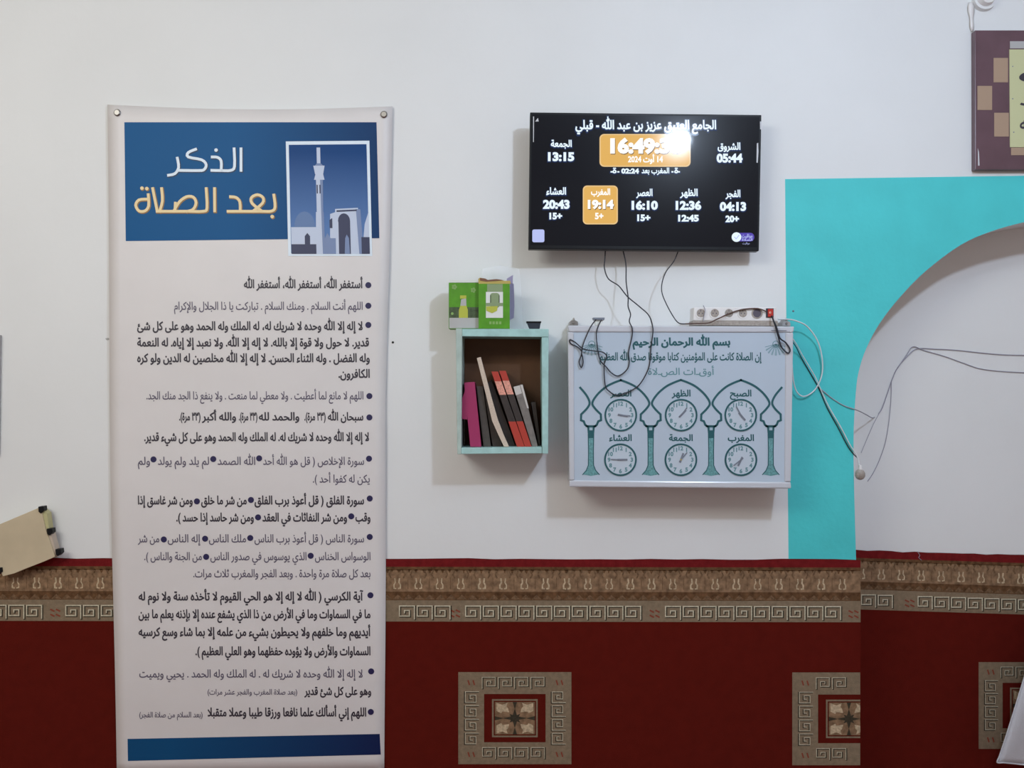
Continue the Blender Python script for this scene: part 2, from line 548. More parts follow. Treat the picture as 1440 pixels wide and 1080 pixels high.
# turquoise painted surround, a skin of paint 1 mm thick
tl, tr = P(1104, 252), P(1950, 240)
bl = P(1109, 800)
sur = [bl] + [p.copy() for p in AR if p.z > bl.z + 0.001]
sur += [Vector((tr.x, 0, bl.z)), Vector((tr.x, 0, tr.z)), Vector((tl.x, 0, tl.z))]
sur.insert(1, Vector((AR[1].x, 0, bl.z)))
k_ = [i for i, p in enumerate(sur) if abs(p.x - tr.x) < 1e-6][0]
sur.insert(k_, Vector((AR[-2].x, 0, bl.z)))
v, f = solid([p + Vector((0, -0.001, 0)) for p in sur], sur)
tag(link('trim_1', v, f, M['teal']), 'turquoise painted surround of the arched niche', kind='structure')
v, f = boxw(LW, RW, -4.2, NICHE + 0.08, -0.06, 0)
tag(link('floor', v, f, M['floor']), 'red carpeted floor', kind='structure')
v, f = boxw(LW, RW, -4.2, NICHE + 0.08, TOPZ, TOPZ + 0.06)
tag(link('ceiling', v, f, M['ceil']), 'white painted ceiling', kind='structure')

# ------------------------------------------------------------------ wall carpets
def key_motif(x, y, w, h, flip=False, vert=False):
    """one square-spiral meander in a w x h cell"""
    p = [(0.02, 1.0), (0.02, 0.05), (0.86, 0.05), (0.86, 0.80), (0.30, 0.80), (0.30, 0.38), (0.58, 0.38), (0.58, 0.55)]
    if flip: p = [(0.9 - a, b) for a, b in p]
    if vert: p = [(b, a) for a, b in p]
    return [(x + a * w, y + b * h) for a, b in p]

def carpet(prefix_label, t, x0, x1, top, slope, period, blocks, groups, medals, zbottom, wave_seed, s=1.0):
    """top: px height of the upper edge at x0; slope px per px; s: size of the pattern in px against the main wall"""
    mp = planemap(t)
    rnd = random.Random(wave_seed)
    root = thing('wall_carpet', prefix_label, 'carpet', P((x0 + x1) / 2, 1000, t), 'red wall carpets')
    root.location.z = zbottom
    root.location.y = -t
    Y = lambda x, dy: top + slope * (x - x0) + dy * s
    n = 40
    xs = [x0 + (x1 - x0) * i / n for i in range(n + 1)]
    wav = [rnd.uniform(-0.9, 0.9) for _ in xs]
    zb = zbottom
    def strip(d0, d1, wav0=None):
        a = [mp(x, Y(x, d0) + (wav0[i] if wav0 else 0)) for i, x in enumerate(xs)]
        b = [mp(x, Y(x, d1)) for x in xs]
        return a, b
    # backing of red pile, from the wavy upper edge down to the floor
    a = [mp(x, Y(x, 0) + wav[i]) for i, x in enumerate(xs)]
    b = [Vector((a[-1].x, a[-1].y, zb)), Vector((a[0].x, a[0].y, zb))]
    v, f = solid(a + b, [p + Vector((0, 0.0038, 0)) for p in a + b])
    link('pile', v, f, M['red'], root)
    def band(name, d0, d1, m, off, wv=None, par=root):
        a, b = strip(d0, d1, wv)
        lo = [p + Vector((0, -off, 0)) for p in a + b[::-1]]
        v, f = solid(lo, [p + Vector((0, -0.0001, 0)) for p in a + b[::-1]])
        return link(name, v, f, m, par)
    band('upper_stripe', 0, 11.5, M['redtop'], 0.0006, wav, root)
    gb = band('gold_band', 11.5, 46, M['gold'], 0.0008, None, root)
    geo_d = []
    xx = xs[0]
    def Yp(x, dy): return (x, Y(x, dy))
    # dark edge of the gold band with cloudy teeth
    a = [Yp(x, 11) for x in xs] + [Yp(x, 16) for x in xs][::-1]
    geo_d.append(poly(a))
    geo_d.append(poly([Yp(x, 46) for x in xs] + [Yp(x, 58) for x in xs][::-1]))
    x = x0 + 6
    rr = random.Random(wave_seed + 5)
    while x < x1 - 6:
        w_ = rr.uniform(3, 7) * s
        geo_d.append(poly([Yp(x, 15), Yp(x + w_, 15), Yp(x + w_ * 0.6, 15 + rr.uniform(3, 6)), Yp(x + w_ * 0.3, 15 + rr.uniform(2, 5))]))
        x += rr.uniform(7, 12) * s
    printed('brown_pattern', join(*geo_d), mp, 0.0011, M['dgold'], gb)['kind'] = 'stuff'
    # paired cream curls and brown leaves every 30 px
    cr, lf = [], []
    x = x0 + 14 * s
    while x < x1 - 8 * s:
        for sg in (-1, 1):
            c = [(x + sg * 3.2 * s, Y(x, 28)), (x + sg * 2.6 * s, Y(x, 33)), (x + sg * 4.6 * s, Y(x, 36.5)), (x + sg * 4.4 * s, Y(x, 41)), (x + sg * 2.0 * s, Y(x, 41.5))]
            cr.append(ribbon(c, rr.uniform(1.4, 2.3) * s))
        lf.append(ribbon([(x - 9 * s, Y(x, 17)), (x - 11 * s, Y(x, 22)), (x - 9 * s, Y(x, 26))], 2.2 * s))
        lf.append(ribbon([(x + 9 * s, Y(x, 17)), (x + 11 * s, Y(x, 22)), (x + 9 * s, Y(x, 26))], 2.2 * s))
        lf.append(ribbon([(x - 14.5 * s, Y(x, 26)), (x - 14.5 * s, Y(x, 42))], 1.0 * s))
        printed2('leaf_motif', [(join(*cr), 0.0014, M['curl']), (join(*lf), 0.0013, M['mgold'])], mp, gb)
        cr, lf = [], []
        x += 29.8 * s
    cut = [(a_, b_) for a_, b_ in [(x0, x1)]]
    tri = []
    x = x0 + 2
    while x < x1 - 16 * s:
        tri.append(poly([(x, Y(x, 57)), (x + 7.5 * s, Y(x, 50)), (x + 15 * s, Y(x, 57))]))
        x += 15 * s
    printed('gold_triangles', join(*tri), mp, 0.0014, M['mgold'], gb)['kind'] = 'stuff'
    kb = band('key_band', 58, 88, M['tan'], 0.0008, None, root)
    dk, lt, rs = [], [], []
    kw = period
    for (g0, cnt, fl) in groups:
        for i in range(cnt):
            x = g0 + i * kw
            if x < x0 + 1 or x + kw * 0.9 > x1: continue
            q = key_motif(x, Y(x, 66), kw, 19 * s, fl)
            printed2('key_motif', [(ribbon(q, 2.5 * s), 0.0013, M['olive']), (ribbon([(a_ - 1.2 * s, b_ - 0.9 * s) for a_, b_ in q], 1.6 * s), 0.0015, M['cream'])], mp, kb)
    for bx in blocks:
        for dx in (-4, 4):
            for dy in (72, 79):
                if x0 + 3 < bx + dx < x1 - 3:
                    rs.append(ribbon([(bx + dx * s - 2, Y(bx, dy)), (bx + dx * s + 2, Y(bx, dy + 2))], 2.2 * s))
    if rs: printed('rust_stars', join(*rs), mp, 0.0013, M['rust'], kb)['kind'] = 'stuff'
    for (mx0, my0, mx1, my1, clip) in medals:
        w, h = mx1 - mx0, my1 - my0
        bx, by = w * 0.228, h * 0.238
        cl = lambda g: ([(min(x, clip), y) for x, y in g[0]], g[1])
        o, i_ = (mx0, my0, mx1, my1), (mx0 + bx, my0 + by, mx1 - bx, my1 - by)
        def frame(o, i):
            g = [rect(o[0], o[1], o[2], i[1]), rect(o[0], i[3], o[2], o[3]), rect(o[0], i[1], i[0], i[3])]
            if i[2] < clip: g.append(rect(i[2], i[1], o[2], i[3]))
            return cl(join(*g))
        md = printed('medallion', frame(o, i_), mp, 0.0008, M['tan'], root)
        fx, fy = w * 0.07, h * 0.055
        j_ = (i_[0] + fx, i_[1] + fy, i_[2] - fx, i_[3] - fy)
        if j_[0] < clip:
            printed('rosette_frame', frame((j_[0], j_[1], j_[2], j_[3]), (j_[0] + 2.4 * s, j_[1] + 2.4 * s, j_[2] - 2.4 * s, j_[3] - 2.4 * s)), mp, 0.0010, M['tan'], md)
            cx, cy, hw, hh = (j_[0] + j_[2]) / 2, (j_[1] + j_[3]) / 2, (j_[2] - j_[0]) / 2 - 4 * s, (j_[3] - j_[1]) / 2 - 4 * s
            printed('rosette_ground', cl(rect(cx - hw, cy - hh, cx + hw, cy + hh)), mp, 0.0009, M['gold'], md)
            pet, dk2 = [], []
            for sx in (-1, 1):
                for sy in (-1, 1):
                    q = [(0.92, 0.95), (0.92, 0.45), (0.68, 0.30), (0.62, 0.42), (0.28, 0.36), (0.34, 0.62), (0.42, 0.72), (0.36, 0.95), (0.62, 0.82)]
                    q = [(cx + sx * hw * a_, cy + sy * hh * b_) for a_, b_ in q]
                    if min(p[0] for p in q) > clip: continue
                    pet.append(poly(q if sx * sy < 0 else q[::-1]))
            for a_ in range(8):
                t_ = math.pi / 4 * a_
                r_ = 0.62 if a_ % 2 == 0 else 0.38
                q = [(cx + hw * 0.15 * math.cos(t_ + 1.6), cy + hh * 0.15 * math.sin(t_ + 1.6)), (cx + hw * r_ * math.cos(t_), cy + hh * r_ * math.sin(t_)), (cx + hw * 0.15 * math.cos(t_ - 1.6), cy + hh * 0.15 * math.sin(t_ - 1.6))]
                if min(p[0] for p in q) < clip: dk2.append(poly(q[::-1]))
            for a_ in (0, 1, 2, 3):
                ex, ey = [(1, 0), (-1, 0), (0, 1), (0, -1)][a_]
                q = [(cx + ex * hw + ey * 3, cy + ey * hh + ex * 3), (cx + ex * hw * 0.55, cy + ey * hh * 0.55), (cx + ex * hw - ey * 3, cy + ey * hh - ex * 3)]
                if min(p[0] for p in q) < clip: dk2.append(poly(q))
            for g in pet: printed('petal', cl(g), mp, 0.0011, M['curl'], md)
            printed2('dark_flower', [(cl(g), 0.0012 + 0.00005 * k, M['olive']) for k, g in enumerate(dk2 + [disc(cx, cy, 3 * s)])], mp, md)
        # meander keys around the frame
        dk3, lt3 = [], []
        kx = (w * 0.575) / 4
        for row, yy in ((0, my0 + h * 0.055), (1, my1 - by + h * 0.055)):
            for c in range(4):
                x = mx0 + w * 0.215 + c * kx
                if x + kx > clip: continue
                q = key_motif(x, yy, kx * 0.96, h * 0.125, flip=(row == 1))
                printed2('key_motif', [(ribbon(q, 1.9 * s), 0.0012, M['olive']), (ribbon([(a_ - 1.1, b_ - 0.7) for a_, b_ in q], 0.9 * s), 0.0014, M['cream'])], mp, md)
        ky = (h * 0.60) / 4
        for colm, xx_ in ((0, mx0 + w * 0.05), (1, mx1 - bx + w * 0.045)):
            if xx_ + bx * 0.6 > clip: continue
            for c in range(4):
                q = key_motif(xx_, my0 + h * 0.215 + c * ky, w * 0.125, ky * 0.92, vert=True, flip=(colm == 1))
                printed2('key_motif', [(ribbon(q, 1.9 * s), 0.0012, M['olive']), (ribbon([(a_ + 1.0, b_ - 0.8) for a_, b_ in q], 0.9 * s), 0.0014, M['cream'])], mp, md)
        rs = []
        for cx in (mx0 + w * 0.11, mx1 - w * 0.11):
            for cy in (my0 + h * 0.11, my1 - h * 0.11):
                for dx in (-3.5, 3.5):
                    if cx + dx < clip - 3: rs.append(ribbon([(cx + dx, cy - 2), (cx + dx + 1.5, cy + 3)], 2.0))
        printed('rust_stars', join(*rs), mp, 0.0012, M['rust'], md)['kind'] = 'stuff'
    return root

carpet('dark red wall carpet with gold key border, hung behind the banner along the main wall', 0.004,
       -260, 1210, 784.5, 0.0017, 25.0, [78, 640, 920.5, 1200],
       [(-187, 10, True), (93, 2, True), (143, 1, True), (562, 2, True), (612, 1, True), (655, 10, True), (936, 10, True)],
       [(644.5, 945, 803.5, 1074.5, 9999), (1114, 945.5, 1273, 1076, 1209.5)], 0.0, 3)
carpet('dark red wall carpet piece inside the niche, one border block left of its middle', -NICHE + 0.006,
       1170, 1840, 773, 0.031, 23.5, [1279, 1547], [(1188, 3, True), (1291, 10, True), (1560, 10, True)],
       [(1376, 931, 1524, 1053, 9999)], 0.0, 8, s=0.94)

# ------------------------------------------------------------------ banner
def bmap(px, py, off=0.0):
    u = (px - 150) / 400.0
    v_ = (py - 147) / 940.0
    d = 0.0085 + 0.004 * math.sin(math.pi * min(max(u, 0), 1)) * (1.0 + 0.4 * math.sin(5 * v_)) + 0.0012 * math.sin(23 * v_ + 2.2 * u)
    if v_ < 0.03: d += 0.010 * (0.03 - v_) / 0.03 * math.sin(math.pi * min(max(u, 0), 1))
    return P(px, py, d, off)
ban = thing('banner', 'tall white vinyl banner with blue header and Arabic prayer text nailed to the wall', 'banner', P(350, 1092, 0.012))
def bedge(v_):
    L = 151 + 4.5 * v_ + 8.5 * v_ ** 2 + 0.8 * math.sin(9 * v_)
    R = 552 - 8 * min(1, v_ * 2.2) - 3 * v_ + 0.6 * math.sin(11 * v_)
    return L, R
nu, nv = 24, 48
V, Fc = [], []
for j in range(nv + 1):
    v_ = j / nv
    L, R = bedge(v_)
    for i in range(nu + 1):
        u = i / nu
        sag = 5.5 * math.sin(math.pi * u) * max(0, 1 - v_ * 6) + 2.5 * u * max(0, 1 - v_ * 6)
        y = 147 + 945 * v_ + sag - (6 * u * v_)
        V.append(bmap(L + (R - L) * u, y))
for j in range(nv):
    for i in range(nu):
        a = j * (nu + 1) + i
        Fc.append([a, a + nu + 1, a + nu + 2, a + 1])
sh = link('sheet', V, Fc, M['vinyl'], ban, smooth=True)
so = sh.modifiers.new('thickness', 'SOLIDIFY'); so.thickness = 0.0007; so.offset = -1

def warp(geo, nx=14, ny=6):
    return geo
def gridquad(c, nx=16, ny=6):
    """c: four corners tl,tr,br,bl in px"""
    v, f = [], []
    for j in range(ny + 1):
        for i in range(nx + 1):
            u, w = i / nx, j / ny
            t = [c[0][k] * (1 - u) + c[1][k] * u for k in (0, 1)]
            b = [c[3][k] * (1 - u) + c[2][k] * u for k in (0, 1)]
            v.append((t[0] * (1 - w) + b[0] * w, t[1] * (1 - w) + b[1] * w))
    for j in range(ny):
        for i in range(nx):
            a = j * (nx + 1) + i
            f.append([a, a + nx + 1, a + nx + 2, a + 1])
    return v, f
bx0 = wloc(ban).x
M['header'] = grad_mat('header_blue', srgb(8, 86, 140), srgb(16, 58, 104), 0, P(330, 0).x - bx0, P(530, 0).x - bx0)
M['footer'] = grad_mat('footer_blue', srgb(14, 76, 122), srgb(18, 34, 78), 0, P(240, 0).x - bx0, P(530, 0).x - bx0)
zb_ = wloc(ban).z
M['skyprint'] = grad_mat('printed_sky', srgb(14, 66, 124), srgb(92, 126, 178), 2, P(0, 215).z - zb_, P(0, 320).z - zb_)
hd = printed('header_panel', gridquad([(175, 172), (529.5, 172), (533.5, 335), (177, 339)]), bmap, 0.0006, M['header'], ban, label='blue header panel with white and gold Arabic title')
printed('footer_bar', gridquad([(179.5, 1039), (534, 1032), (535.5, 1061), (180, 1070)], 16, 2), bmap, 0.0006, M['footer'], ban, label='navy blue bar at the foot')
C1 = lambda x, y: (150 + x / 3.512, 140 + y / 3.512)
def strokes(lst): return [smooth_pts([C1(*p) for p in l], 3) if len(l) > 2 else [Vector(C1(*p)) for p in l] for l in lst]
t1 = [[(664, 244), (664, 350)],
      [(630, 244), (632, 330), (614, 350), (570, 351), (520, 350)],
      [(522, 284), (548, 286), (566, 304), (566, 350)],
      [(440, 246), (404, 262), (404, 284), (470, 298), (492, 322), (482, 346), (455, 351), (352, 350)],
      [(350, 290), (356, 336), (338, 366), (306, 374)]]
t2 = [[(826, 472), (832, 530), (815, 551), (760, 552), (600, 552)],
      [(765, 550), (718, 512), (716, 484), (745, 470), (772, 484), (770, 512), (725, 550)],
      [(612, 480), (640, 484), (658, 506), (660, 552)],
      [(533, 440), (534, 550)],
      [(492, 440), (496, 534), (478, 552), (400, 552), (250, 552)],
      [(334, 548), (360, 505), (395, 480), (428, 482), (442, 510), (428, 542), (400, 552)],
      [(340, 512), (338, 550)],
      [(272, 440), (276, 500), (262, 552)], [(228, 440), (240, 500), (250, 550)],
      [(206, 470), (208, 525), (190, 550), (160, 550), (144, 522), (160, 496), (200, 492)]]
def title(name, lst, dots, m, sh_m):
    g = join(*[ribbon(s_, 3.8) for s_ in strokes(lst)], *[disc(*C1(*d), 2.5) for d in dots])
    g2 = join(*[ribbon(s_, 4.8) for s_ in strokes(lst)], *[disc(*C1(*d), 2.9) for d in dots])
    printed(name + '_edge', shift(g2, 0.9, 1.0), bmap, 0.0010, sh_m, hd)
    printed(name, g, bmap, 0.0013, m, hd)
title('white_title', t1, [(541, 250)], M['white_print'], M['shade_print'])
title('gold_title', t2, [(818, 578), (175, 438), (199, 440)], M['gold_print'], M['orange_print'])
# inset picture of a tower and gate
q = [(402, 199), (519.5, 198), (523.5, 360), (405.5, 360)]
def inset(x, y):   # picture coordinates 0..1
    t = [q[0][k] * (1 - x) + q[1][k] * x for k in (0, 1)]
    b = [q[3][k] * (1 - x) + q[2][k] * x for k in (0, 1)]
    return (t[0] * (1 - y) + b[0] * y, t[1] * (1 - y) + b[1] * y)
def ip(pts):
    return poly([inset((x - 888) / 415, (y - 208) / 570) for x, y in pts])
M['pwhite'] = mat('printed_pale_stone', srgb(196, 206, 226), 0.5)
M['pshade'] = mat('printed_shaded_stone', srgb(120, 138, 176), 0.5)
M['pdark'] = mat('printed_dark_arch', srgb(44, 50, 84), 0.5)
M['pdome'] = mat('printed_blue_dome', srgb(92, 122, 168), 0.5)
fr = printed('picture_border', gridquad(q, 6, 6), bmap, 0.0010, M['white_print'], hd, label='white bordered picture of a mosque tower')
printed('picture_sky', gridquad([inset(0.035, 0.03), inset(0.965, 0.03), inset(0.965, 0.975), inset(0.035, 0.975)], 6, 6), bmap, 0.0013, M['skyprint'], fr)
light = [[(1040, 240), (1058, 240), (1058, 320), (1040, 320)], [(1022, 330), (1078, 330), (1070, 372), (1030, 372)],
         [(1032, 372), (1070, 372), (1076, 400), (1024, 400)], [(1034, 400), (1068, 400), (1066, 560), (1034, 560)],
         [(1030, 560), (1068, 560), (1072, 768), (1026, 768)], [(905, 635), (1030, 635), (1030, 720), (905, 720)],
         [(1125, 545), (1238, 540), (1250, 768), (1122, 768)], [(1100, 570), (1128, 560), (1128, 768), (1095, 768)],
         [(1270, 620), (1290, 560), (1290, 690), (1262, 690)]]
shade = [[(1030, 330), (1040, 318), (1058, 318), (1072, 330)], [(1054, 400), (1068, 400), (1066, 560), (1056, 560)],
         [(1056, 560), (1068, 560), (1072, 768), (1060, 768)], [(1228, 545), (1250, 548), (1262, 768), (1240, 768)],
         [(1060, 690), (1125, 690), (1125, 768), (1060, 768)]]
archp = [(1140, 768), (1140, 610)] + [(1168 + 30 * math.cos(a), 605 - 38 * math.sin(a)) for a in [math.pi * (1 - i / 8) for i in range(9)]] + [(1198, 768)]
dark = [archp[::-1], [(905, 720), (1028, 720), (1028, 768), (905, 768)], [(972, 768), (972, 680), (985, 664), (998, 680), (998, 768)],
        [(1252, 685), (1292, 685), (1292, 768), (1252, 768)], [(1036, 425), (1042, 425), (1042, 468), (1036, 468)], [(1050, 425), (1056, 425), (1056, 468), (1050, 468)],
        [(1132, 552), (1232, 548), (1232, 556), (1132, 560)], [(1096, 600), (1110, 590), (1110, 640), (1096, 640)]]
dome = [(925 + 48 + 52 * math.cos(a), 635 - 78 * math.sin(a)) for a in [math.pi * (1 - i / 12) for i in range(13)]]
printed('printed_dome', ip(dome), bmap, 0.0015, M['pdome'], fr)
printed('printed_light_stone', join(*[ip(p) for p in light]), bmap, 0.0016, M['pwhite'], fr)
printed('printed_shaded_stone', join(*[ip(p) for p in shade]), bmap, 0.0018, M['pshade'], fr)
for p in dark: printed('printed_dark_opening', ip(p), bmap, 0.0020, M['pdark'], fr)
printed('printed_people', join(ip([(1072, 768), (1072, 690), (1084, 665), (1100, 690), (1104, 768)]), ip([(1168, 768), (1172, 690), (1180, 672), (1190, 690), (1194, 768)])), bmap, 0.0022, M['pshade'], fr)['kind'] = 'stuff'

# prayer text: (baseline y, size, ink, [(x0, x1, words)...])
LN = [
 (405, 17, 0, [(343, 510, 'أستغفر الله، أستغفر الله، أستغفر الله')]),
 (435, 16, 1, [(245, 510, 'اللهم أنت السلام . ومنك السلام . تباركت يا ذا الجلال والإكرام')]),
 (464, 17, 0, [(193, 510, 'لا إله إلا الله وحده لا شريك له، له الملك وله الحمد وهو على كل شئ')]),
 (487, 17, 0, [(193, 519, 'قدير. لا حول ولا قوة إلا بالله. لا إله إلا الله. ولا نعبد إلا إياه. له النعمة')]),
 (509, 17, 0, [(193, 520, 'وله الفضل . وله الثناء الحسن. لا إله إلا الله مخلصين له الدين ولو كره')]),
 (531, 17, 0, [(476, 520, 'الكافرون.')]),
 (561, 16, 1, [(206, 511, 'اللهم لا مانع لما أعطيت . ولا معطي لما منعت . ولا ينفع ذا الجد منك الجد.')]),
 (591, 16, 0, [(461, 511, 'سبحان الله'), (428, 458, '(٣٣ مرة).'), (364, 421, 'والحمد لله'), (336, 362, '(٣٣ مرة).'), (284, 332, 'والله أكبر'), (252, 282, '(٣٣ مرة).')]),
 (620, 17, 0, [(203, 519, 'لا إله إلا الله وحده لا شريك له. له الملك وله الحمد وهو على كل شيء قدير.')]),
 (653, 16, 1, [(370, 512, 'سورة الإخلاص ( قل هو الله أحد'), (306, 359, 'الله الصمد'), (222, 294, 'لم يلد ولم يولد'), (194, 211, 'ولم')]),
 (678, 16, 1, [(440, 520, 'يكن له كفوا أحد ).')]),
 (709, 17, 0, [(358, 512, 'سورة الفلق ( قل أعوذ برب الفلق'), (283, 347, 'من شر ما خلق'), (194, 271, 'ومن شر غاسق إذا')]),
 (733, 17, 0, [(500, 521, 'وقب'), (369, 488, 'ومن شر النفاثات في العقد'), (248, 357, 'ومن شر حاسد إذا حسد ).')]),
 (762, 16, 1, [(358, 512, 'سورة الناس ( قل أعوذ برب الناس'), (294, 346, 'ملك الناس'), (236, 282, 'إله الناس'), (194, 224, 'من شر')]),
 (787, 16, 1, [(443, 521, 'الوسواس الخناس'), (296, 431, 'الذي يوسوس في صدور الناس'), (203, 284, 'من الجنة والناس ).')]),
 (811, 16, 1, [(272, 521, 'بعد كل صلاة مرة واحدة . وبعد الفجر والمغرب ثلاث مرات.')]),
 (844, 17, 0, [(195, 511, 'آية الكرسي ( الله لا إله إلا هو الحي القيوم لا تأخذه سنة ولا نوم له')]),
 (869, 17, 0, [(195, 521, 'ما في السماوات وما في الأرض من ذا الذي يشفع عنده إلا بإذنه يعلم ما بين')]),
 (894, 17, 0, [(195, 521, 'أيديهم وما خلفهم ولا يحيطون بشيء من علمه إلا بما شاء وسع كرسيه')]),
 (921, 17, 0, [(275, 521, 'السماوات والأرض ولا يؤوده حفظهما وهو العلي العظيم ).')]),
 (952, 16, 1, [(196, 510, 'لا إله إلا الله وحده لا شريك له . له الملك وله الحمد . يحيي ويميت')]),
 (977, 16, 0, [(428, 522, 'وهو على كل شئ قدير')]),
 (976, 11, 1, [(292, 418, '(بعد صلاة المغرب والفجر عشر مرات)')]),
 (1007, 17, 0, [(292, 515, 'اللهم إني أسألك علما نافعا ورزقا طيبا وعملا متقبلا')]),
 (1008, 11, 1, [(196, 285, '(بعد السلام من صلاة الفجر)')]),
]
for yb, sz, ink, segs in LN:
    for a, b, w_ in segs:
        g = text(w_, a, b, yb + (0.5 if ink else 0), sz * 0.97, 0.030 if ink == 0 else 0.014)
        printed('text_line', g, bmap, 0.0008, M['ink'] if ink == 0 else M['ink2'], ban)
BUL = [(518, 401), (518, 430), (518, 457), (519.5, 557), (519.5, 587), (519, 645), (364.5, 644.5), (300, 645.5), (216, 646),
       (520, 701), (353, 703), (277, 705), (494, 726), (363, 727.5), (520, 755), (352, 756.5), (288.5, 757.5), (230.5, 758.5),
       (437, 781.5), (290, 783), (521, 837), (522, 944), (521.5, 1001)]
for x, y in BUL: printed('bullet', disc(x, y, 4.3, n=14), bmap, 0.0009, M['navy'], ban)

def nail(label, px, py, r, t_wall, head=0.004, m='steel', cat='nail', group=None):
    c = P(px, py, t_wall)
    root = thing('nail', label, cat, (c.x, 0, c.z), group)
    V1, F1 = cyl((c.x, c.z), r * 0.7, r, -t_wall - head, -t_wall - head * 0.3, 16)
    V2, F2 = cyl((c.x, c.z), r, r * 0.9, -t_wall - head * 0.3, -t_wall, 16)
    link('head', *join((V1, F1), (V2, F2)), M[m], root, smooth=False)
    if t_wall > 0.002: link('shank', *cyl((c.x, c.z), r * 0.3, r * 0.3, -t_wall, 0.004, 8), M['steel'], root)
nail('round steel nail head at the upper left corner of the banner', 165, 158.5, 0.0105, 0.0115, group='nails holding the banner')
nail('round steel nail head at the upper right corner of the banner', 540, 161, 0.0105, 0.0115, group='nails holding the banner')
nail('tiny dark nail in the bare wall just right of the banner', 552.5, 481.5, 0.0035, 0.0, 0.003, 'black')
tag(link('wall_scuff', *prism_px([(148, 476), (152, 475), (156, 477.5), (150, 478.5)], 0.0008, 0.0008), M['greymark']), 'small grey scuff on the wall at the left edge of the banner', 'mark')

# ------------------------------------------------------------------ television
KL = Vector(KEY.location)
pc = Vector((0, -D, ZC))
n_yaw, n_pitch = math.radians(2.1), math.radians(-0.2)
TVN = Vector((math.sin(n_yaw), -math.cos(n_yaw), -math.sin(n_pitch) * 0 + math.sin(math.radians(-0.1))))
TVN.normalize()
TV0 = P(906, 352, 0.085)
def tvmap(px, py, off=0.0):
    d = Vector(((px - 720) / F, 1, (540 - py) / F))
    k = (TV0 - pc).dot(TVN) / d.dot(TVN)
    return pc + d * k + TVN * off
cor = [tvmap(*c) for c in ((745.3, 157.8), (1071, 161.5), (1067.3, 353), (743, 350))]
tv = thing('television', 'black flat television showing prayer times, mounted high on the wall', 'television', (TV0.x, 0, TV0.z))
back = Vector((0, 0.03, 0))
inner = lambda k: [c + (sum(cor, Vector()) / 4 - c) * k for c in cor]
v, f = solid(cor, [c + back for c in cor])
link('casing', v, f, M['black'], tv, bevel=0.002)
v, f = solid([c + back * 0.9 for c in inner(0.18)], [c + back * 1.6 for c in inner(0.25)])
link('rear_housing', v, f, M['black'], tv)
g = poly([(748.3, 161), (1068, 164.5), (1064.5, 347.5), (746, 344.5)])
scr = printed('screen', g, tvmap, 0.0006, M['screen'], tv)
for bx_ in (850, 960):
    a = P(bx_ - 8, 190, 0.055); b = P(bx_ + 8, 340, 0.055)
    v, f = boxw(a.x, b.x, -0.05, 0.0, b.z, a.z)
    link('wall_bracket', v, f, M['steel'], tv)
def tvp(name, geo, off, m, label=None): return printed(name, geo, tvmap, off, M[m], scr, label)
tvp('clock_tile_glow', rrect(843, 188.5, 971, 234.6, 6.5), 0.0008, 'lit_edge')
tvp('clock_tile', rrect(844.8, 190, 969.4, 233, 5.5), 0.0009, 'lit_orange')
tvp('sunset_tile_glow', rrect(819.5, 261, 868.8, 315.6, 6), 0.0008, 'lit_edge')
tvp('sunset_tile', rrect(821, 262.5, 867.2, 314, 5), 0.0009, 'lit_orange')
tvp('corner_square', rrect(748.5, 322.8, 765.5, 340.8, 2.5), 0.0009, 'lit_lilac')
tvp('logo_pill', join(rrect(1032, 327.5, 1060.5, 339.5, 5.5)), 0.0009, 'lit_violet')
tvp('logo_disc', disc(1035.5, 333.5, 6.8), 0.0011, 'lit_white')
tvp('logo_mark', ribbon([(1032.8, 333.5), (1035, 336), (1039, 331)], 1.1), 0.0013, 'lit_lilac')
tvp('logo_text', join(text('مواقيت', 1043, 1058, 334, 7, 0.02), text('الصلاة', 1043, 1058, 338.6, 5, 0.02), text('مواقيت', 1044, 1054, 343.5, 4, 0.0)), 0.0011, 'lit_lilac')
TX = [('الجامع العتيق عزيز بن عبد الله - قبلي', 809, 1007, 181.5, 17, 1),
      ('الشروق', 1009, 1041, 210.5, 13.5, 1), ('05:44', 1007.5, 1044, 228, 16.0, 0),
      ('الجمعة', 774.5, 804, 206.5, 13.0, 1), ('13:15', 770.5, 807.5, 226, 16.0, 0),
      ('المغرب بعد', 902, 941, 243.6, 10.5, 1), ('02:24', 873.5, 898.5, 243.8, 9.2, 0),
      ('-', 944, 947, 244, 10, 0), ('ة', 948, 953.5, 243.5, 11, 1), ('-', 953.5, 956, 244, 10, 0), ('-', 858.5, 861, 244, 10, 0), ('ة', 861, 867, 243.5, 11, 1), ('-', 868, 871, 244, 10, 0),
      ('العشاء', 768, 796, 273.5, 13.5, 1), ('20:43', 763.5, 801, 293, 16, 0), ('15+', 772.5, 790.5, 308, 12, 0),
      ('العصر', 894.5, 917.5, 275.5, 13.5, 1), ('16:10', 888, 925, 294.3, 16, 0), ('15+', 896, 914.5, 310.5, 12, 0),
      ('الظهر', 956, 981, 275.5, 13.5, 1), ('12:36', 950, 986, 294.5, 16, 0), ('12:45', 953.5, 982.5, 311, 12, 0),
      ('الفجر', 1020, 1041, 277, 13.5, 1), ('04:13', 1012, 1049, 296, 16, 0), ('20+', 1020, 1039, 312, 12, 0)]
for s_, a, b, y, z, ar in TX:
    g1 = text(s_, a, b, y, z, 0.035 if ar else 0.055, bool(ar))
    g0 = text(s_, a - 1.2, b + 1.2, y + 0.9, z * 1.06, 0.10, bool(ar))
    printed2('lettering', [(g1, 0.0013, M['lit_white']), (g0, 0.0008, M['lit_blue'])], tvmap, scr)
